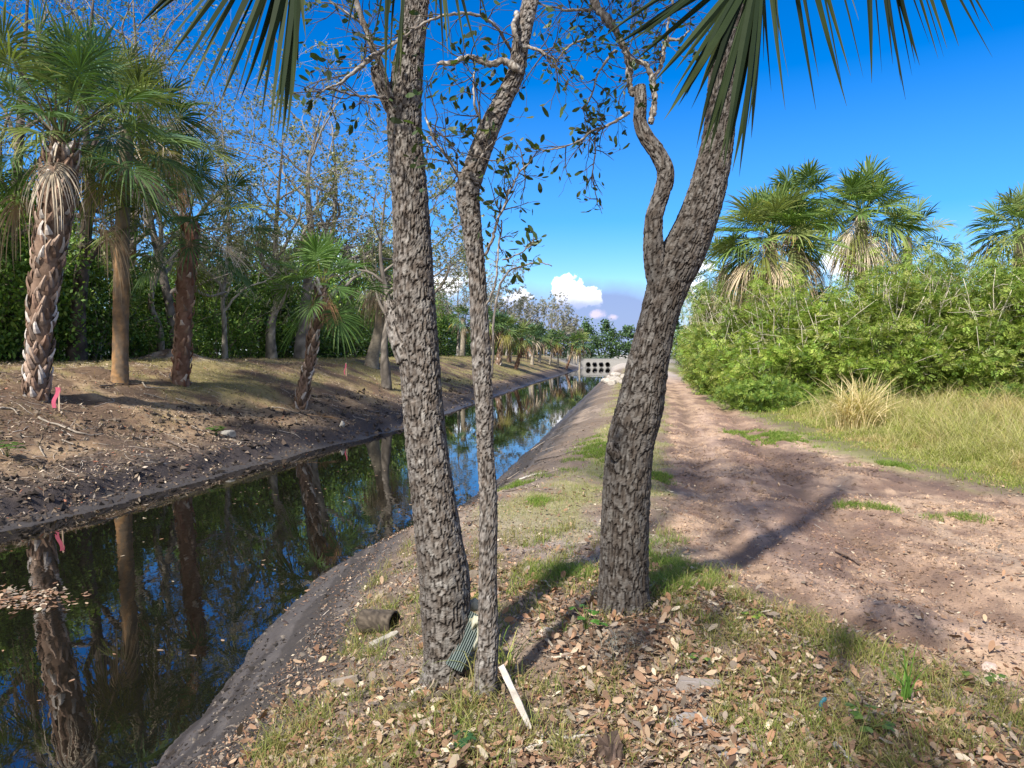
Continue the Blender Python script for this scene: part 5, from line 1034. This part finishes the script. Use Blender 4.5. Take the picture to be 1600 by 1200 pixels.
slab_thing('stone', 1140, 1180, (.16, .1, .02), 1.0, 'small grey stone near the bottom edge left of the blue strap', 'stone', (.23, .22, .22))
slab_thing('stone', 357, 680, (.42, .25, .12), .3, 'rounded grey stone low on the far bank beside a green weed', 'stone', (.22, .21, .19))
slab_thing('stone', 534, 666, (.2, .16, .14), .3, 'small white stone near the far waterline', 'stone', (.42, .39, .34))
slab_thing('stone', 740, 905, (.12, .1, .06), .3, 'mossy stone on the mud behind the slender oak', 'stone', (.16, .13, .10))
slab_thing('bark_slab', 1092, 1076, (.30, .10, .035), .25, 'curled grey slab of bark on the leaves in the bottom centre', 'bark', (.25, .22, .20), (.05, .08), M_stick, None, .8)
slab_thing('bark_slab', 1035, 1085, (.22, .035, .02), .4, 'narrow grey bark strip left of the curled slab', 'bark', (.22, .19, .17), (.0, .0), M_stick, None, .8)
# short hollow log on the mud
def hollow_log(px, py, L, r, yaw, pitch, label, col, inner):
    b = at_ground(px, py); o = thing('hollow_log', b, label, 'log', None, 0); d = np.array([math.cos(yaw) * math.cos(pitch), math.sin(yaw) * math.cos(pitch), math.sin(pitch)]); c = np.array([0, 0, r * .72]); k = np.linspace(-.5, .5, 14)[:, None]
    rg = np.random.default_rng(4); n = 30; th = np.arange(n) * 2 * math.pi / n; pts = c + d * L * k; T, A_, B_ = frames(pts)
    def shell(rad, j): 
        R_ = rad * (1 + j * (fbm(np.cos(th)[None] * 2 + k * 1.5, np.sin(th)[None] * 2 + k, 3, 6) - .5)); return pts[:, None] + (A_[:, None] * np.cos(th)[None, :, None] + B_[:, None] * np.sin(th)[None, :, None]) * R_[..., None]
    a, b_ = shell(r, .12), shell(r * .80, .12); i = np.arange(13)[:, None] * n; j = np.arange(n)[None]; j2 = (j + 1) % n; Q1 = np.stack([i + j, i + j2, i + n + j2, i + n + j], -1).reshape(-1, 4)
    mb = MB(); V_ = np.concatenate([a.reshape(-1, 3), b_.reshape(-1, 3)]); e = 13 * n; m = 14 * n; jj = np.arange(n)
    caps = np.concatenate([np.stack([jj, (jj + 1) % n, m + (jj + 1) % n, m + jj], 1), np.stack([e + jj, e + (jj + 1) % n, m + e + (jj + 1) % n, m + e + jj], 1)])
    mb.add(V_, [Q1, caps], np.concatenate([pick(rg, m, [col, np.array(col) * .6], None, .2), np.tile(inner, (m, 1))])); mb.add(np.vstack([b_[6], [pts[6]]]), [np.stack([jj, (jj + 1) % n, np.full(n, n)], 1)], inner); mb.build('bark_shell', M_stick, o)
hollow_log(592, 985, .235, .076, math.radians(-12), .08, 'short dark hollow log with a black open end on the mud', (.085, .068, .05), (.012, .010, .009))
# stump at the bottom edge
b = at_ground(953, 1188); o = thing('stump', b, 'small dark broken stump among the leaves at the bottom edge', 'stump'); mb = MB()
rg = np.random.default_rng(8); n = 26; th = np.arange(n) * 2 * math.pi / n; zz = np.array([-.05, 0, .03, .06, .085]); rad = np.array([.075, .062, .05, .047, .046])
Vv = np.array([[rad[i] * (1 + .16 * math.sin(5 * t + i) + .1 * rg.normal()) * math.cos(t), rad[i] * (1 + .16 * math.sin(5 * t + i)) * math.sin(t), zz[i] + (rg.uniform(-.02, .025) if i == 4 else 0)] for i in range(5) for t in th] + [[0, 0, .05]]); i = np.arange(4)[:, None] * n; j = np.arange(n)[None]; jj = np.arange(n)
mb.add(Vv, [np.stack([i + j, i + (j + 1) % n, i + n + (j + 1) % n, i + n + j], -1).reshape(-1, 4), np.stack([4 * n + jj, 4 * n + (jj + 1) % n, np.full(n, 5 * n)], 1)], pick(rg, len(Vv), [(.09, .06, .045), (.05, .035, .028), (.14, .10, .08)], None, .2)); mb.build('wood', M_stick, o, False)
# bleached board leaning on the slender oak
def board(p0, p1, w_, t_, col, name, label, up=(0, 0, 1), cat='board', seed=0):
    rg = np.random.default_rng(seed); d = nrm(p1 - p0); s = nrm(np.cross(d, up)); u = np.cross(s, d); k = np.linspace(0, 1, 12)[:, None]; c = p0 * (1 - k) + p1 * k; wv_ = w_ / 2 * (1 + .10 * rg.normal(0, 1, (12, 1)).clip(-1, 1)); wv_[-1] *= .55; wv_[-2] *= .85
    Vv = np.stack([c + s * wv_ + u * t_ / 2, c - s * wv_ + u * t_ / 2, c - s * wv_ - u * t_ / 2, c + s * wv_ - u * t_ / 2], 1).reshape(-1, 3) - p0; o4 = (np.arange(11) * 4)[:, None, None]
    Q_ = (o4 + np.array([[0, 1, 5, 4], [1, 2, 6, 5], [2, 3, 7, 6], [3, 0, 4, 7]])[None]).reshape(-1, 4); mb = MB(); mb.add(Vv, [Q_, [[3, 2, 1, 0], [44, 45, 46, 47]]], pick(rg, 48, [col, np.array(col) * .75], None, .1))
    o = mb.build(name, M_stick, None, False); o.location = p0; return tag(o, label, cat)
g0 = at_ground(829, 1143, .012); Dg = float((g0 - EYE) @ FW); board(P(783, 1040, Dg + .12), g0, .027, .012, (.46, .42, .37), 'board', 'bleached splintered board leaning against the slender oak', up=FW)
g0 = at_ground(520, 1076, .03); g1 = at_ground(560, 1068, .03); board(g0, g1, .035, .03, (.30, .25, .20), 'board', 'short weathered wood offcut on the mud left of the oaks', seed=2)
g0 = at_ground(580, 1018, .03); g1 = at_ground(622, 998, .03); board(g0, g1, .05, .035, (.36, .33, .27), 'board', 'grey-green plank piece below the hollow log', seed=3)
# corrugated green sheet wedged between the two oaks, with a pale rag
pa, pb = P(708, 1046, DA - .15), P(746, 962, DA - .05); ax = nrm(pb - pa); sd_ = nrm(np.cross(ax, FW)); wS = .09; nu_, nv_ = 60, 14; mb = MB(); u = np.linspace(-.5, .5, nu_)[None]; v_ = np.linspace(0, 1, nv_)[:, None]
ln = np.linalg.norm(pb - pa); pos = pa + ax * (ln * v_)[..., None] + sd_ * (u * wS * (1 + .0 * v_) - .0)[..., None] + (-FW) * (.0065 * np.sin(u * 2 * math.pi * 8) - .05 * u ** 2 - .012)[..., None]
i = np.arange(nv_ - 1)[:, None] * nu_; j = np.arange(nu_ - 1)[None]; Q_ = np.stack([i + j, i + j + 1, i + nu_ + j + 1, i + nu_ + j], -1).reshape(-1, 4)
cg = np.array([.12, .155, .145]) + np.zeros((nv_, nu_, 1)) ; cg = cg * (.75 + .5 * fbm(u * 14 + 0 * v_, v_ * 5 + 0 * u, 3, 2))[..., None]; back = pos + FW * .003
mb.add(np.concatenate([pos.reshape(-1, 3), back.reshape(-1, 3)]) - pa, [Q_, Q_[:, ::-1] + nu_ * nv_], np.concatenate([cg.reshape(-1, 3)] * 2)); o = mb.build('corrugated_sheet', M_plastic); o.location = pa; tag(o, 'folded ribbed grey-green sheet wedged between the feet of the two left oaks', 'corrugated sheet')
pc = P(741, 990, DA - .06); mb = MB(); u = np.linspace(-1, 1, 16)[None]; v_ = np.linspace(-1, 1, 18)[:, None]; zz_ = .05 * (fbm(u * 1.5 + 3 + 0 * v_, v_ * 1.5 + 0 * u, 3, 11) - .5) * 2
pos = RT * (u * .035 * (1 - .3 * v_))[..., None] + UP * (v_ * .085 + u * .012)[..., None] - FW * zz_[..., None]; i = np.arange(17)[:, None] * 16; j = np.arange(15)[None]; Q_ = np.stack([i + j, i + j + 1, i + 16 + j + 1, i + 16 + j], -1).reshape(-1, 4); bk = pos + FW * .004
mb.add(np.concatenate([pos.reshape(-1, 3), bk.reshape(-1, 3)]), [Q_, Q_ + 288], (.55, .54, .44)); o = mb.build('rag', M_cloth); o.location = pc; tag(o, 'crumpled cream rag tucked beside the slender oak foot', 'rag')
o = rock_mesh(.045, 71, (.34, .32, .24), .8).build('stone', M_rock); o.location = P(741, 944, DA + .10); tag(o, 'rounded stone resting on top of the ribbed sheet', 'stone')
# survey stakes with pink ribbon
def stake(px, py, h, label, wr):
    b = at_ground(px, py); o = thing('survey_stake', b, label, 'stake', 'wooden survey stakes on the far bank'); mb = MB(); box(mb, np.array([0, 0, h / 2 - .05]), (.035, .018, h + .1), (.45, .34, .24), taper=.8); mb.build('post', M_stick, o, False)
    mb = MB(); k = np.linspace(0, 1, 12)[:, None]; c = np.array([-.012, -.02, h * .93]) + np.array([-.09 * wr, -.02, -h * .82]) * k + np.array([.02, .01, 0]) * np.sin(k * 7); sv = nrm(RT + .2 * FW); ww = .045 * wr * (1 - .2 * k); pos = np.stack([c + sv * ww, c - sv * ww], 1)
    q = (np.arange(11) * 2)[:, None] + [0, 1, 3, 2]; mb.add(np.concatenate([pos.reshape(-1, 3), pos.reshape(-1, 3) + [0, .004, 0]]), [q, q + 24], (.72, .16, .26)); mb.build('ribbon', M_cloth, o)
stake(93, 642, .52, 'stake with a bright pink ribbon in front of the stout criss-cross palm', 1.0)
stake(541, 588, .55, 'thin reddish survey stake left of the palm with pale hanging fans', .5)
# blue-green strap end standing in the leaves
g0 = at_ground(1290, 1118); Dg = float((g0 - EYE) @ FW); rows_ = [(1288, 1128), (1288, 1118), (1283, 1108), (1284, 1098), (1291, 1090)]; c = np.array([P(x, y, Dg) for x, y in rows_]); c = spline(c, 14); v, f = tube(c - g0, .010 * np.array([.6] + [1] * 12 + [.5]), 8, flat=.4); mb = MB(); mb.add(v, f, (.015, .12, .17)); o = mb.build('strap', M_plastic); o.location = g0; tag(o, 'bent blue-green plastic strap end sticking out of the leaves', 'strap')
# leafy weeds and spiky plants
def weed(px, py, label, n, size, h, cols, seed, name='weed_plant', lob=False):
    rg = np.random.default_rng(seed); b = at_ground(px, py); o = thing(name, b, label, 'plant'); st = MB(); lf = MB()
    for k in range(n):
        a = k * 2.4 + rg.normal(0, .3); r = rg.uniform(.15, 1) * h * .8; t = np.array([math.cos(a) * r, math.sin(a) * r, h * rg.uniform(.5, 1.0)]); c = np.array([[0, 0, 0], t * [.35, .35, .6], t]); v, f = tube(spline(c, 6), .0022, 4); st.add(v, f, (.14, .2, .05))
        for q in range(5):
            e = a + (q - 2) * .62; x = np.array([[math.cos(e), math.sin(e), -.25 + .1 * rg.normal()]]); x = nrm(x); y = nrm(np.cross([0, 0, 1.], x)); z = np.cross(x, y); ovals(lf, t[None], x, y, z, size * rg.uniform(.7, 1.1) * (1 - .12 * abs(q - 2)), size * .52, pick(rg, 1, cols, None, .12), -.12)
    st.build('stem', M_leaf, o); lf.build('foliage', M_leaf, o)
WG = [(.12, .20, .04), (.09, .165, .03), (.16, .23, .055)]
weed(1352, 1150, 'bright green lobed weed in the leaves at the bottom edge', 6, .045, .11, WG, 1)
weed(915, 985, 'small broad-leaved weed at the foot of the forked oak', 7, .045, .12, [(.06, .15, .025), (.08, .18, .03)], 2)
weed(1172, 972, 'yellow-green seedling at the edge of the dirt road', 6, .035, .08, [(.2, .26, .04), (.10, .17, .03)], 3)
weed(722, 1170, 'dark bluish low weed left of the bottom centre', 6, .035, .06, [(.04, .11, .04)], 4)
weed(1538, 1072, 'light green sprout beside the dirt at the right edge', 4, .045, .09, WG, 5)
weed(1094, 1040, 'short green shoot in the leaf litter below the forked oak', 5, .03, .06, WG, 6)
weed(338, 682, 'green weed beside the grey stone on the far bank', 22, .10, .25, [(.06, .12, .02), (.08, .15, .03)], 7)
weed(12, 715, 'green weed at the left edge low on the far bank', 20, .10, .3, [(.06, .12, .02), (.08, .15, .03)], 8)
def spiky(px, py, label, n, h, w_, cols, seed, name='spiky_plant', bend=(.2, 1.0), cat='plant', rad=.01, segs=6):
    rg = np.random.default_rng(seed); b = at_ground(px, py); mb = MB(); Pt = rg.normal(0, rad, (n, 3)) * [1, 1, 0]; blades(mb, Pt, h * rg.uniform(.5, 1.1, n), w_, rg.uniform(*bend, n), pick(rg, n, cols), rg, pick(rg, n, cols) * 1.2, segs); o = mb.build(name, M_grass, None, False); o.location = b; return tag(o, label, cat)
spiky(1418, 1098, 'palm seedling with long folded blades beside the track', 13, .27, .013, [(.07, .15, .025), (.10, .19, .03)], 11)
spiky(750, 1062, 'arching straw-coloured grass spray between the two left oaks', 30, .32, .006, [(.42, .36, .16), (.20, .27, .05)], 12, 'grass_tuft', (.4, 1.7), 'grass tuft', .03)
spiky(786, 1046, 'green and straw grass spray against the slender oak', 26, .28, .006, [(.36, .34, .12), (.16, .25, .04)], 13, 'grass_tuft', (.4, 1.7), 'grass tuft', .03)
spiky(960, 1010, 'grey wiry dead tangle in front of the forked oak', 90, .16, .0022, [(.36, .37, .34), (.28, .30, .27), (.20, .17, .13)], 14, 'dead_tangle', (.8, 2.4), 'dead plant', .06)
spiky(1342, 672, 'tall straw-coloured clump of dry grass at the thicket edge', 520, 1.25, .022, [(.62, .52, .32), (.52, .42, .23), (.34, .32, .12)], 15, 'grass_clump', (.15, 1.5), 'grass clump', .22)
spiky(845, 745, 'green tuft of grass on the near bank behind the slender oak', 120, .10, .006, GLUSH, 16, 'grass_tuft', (.3, 1.3), 'grass tuft', .10, 3)
# reeds standing at the near waterline are only seen mirrored in the photo; dead fan on the far slope
rg = np.random.default_rng(60)
for k, (px, py, lab) in enumerate([(480, 652, 'dry fallen palm fan on the slope right of the leaning palm'), (20, 690, 'dry fallen palm fan low at the left edge of the far bank'), (700, 588, 'dry fallen palm fan on the bank slope behind the two left oaks')]):
    b = at_ground(px, py, .08); mb = MB(); frond(mb, np.zeros(3), rg.uniform(0, 6), -.05, .5, .6, 26, .12, FROND_D, rg, True, amax=1.3, sag=.0); o = mb.build('fallen_frond', M_litter, None, False); o.location = b; tag(o, lab, 'palm frond', 'fallen fans on the far bank')
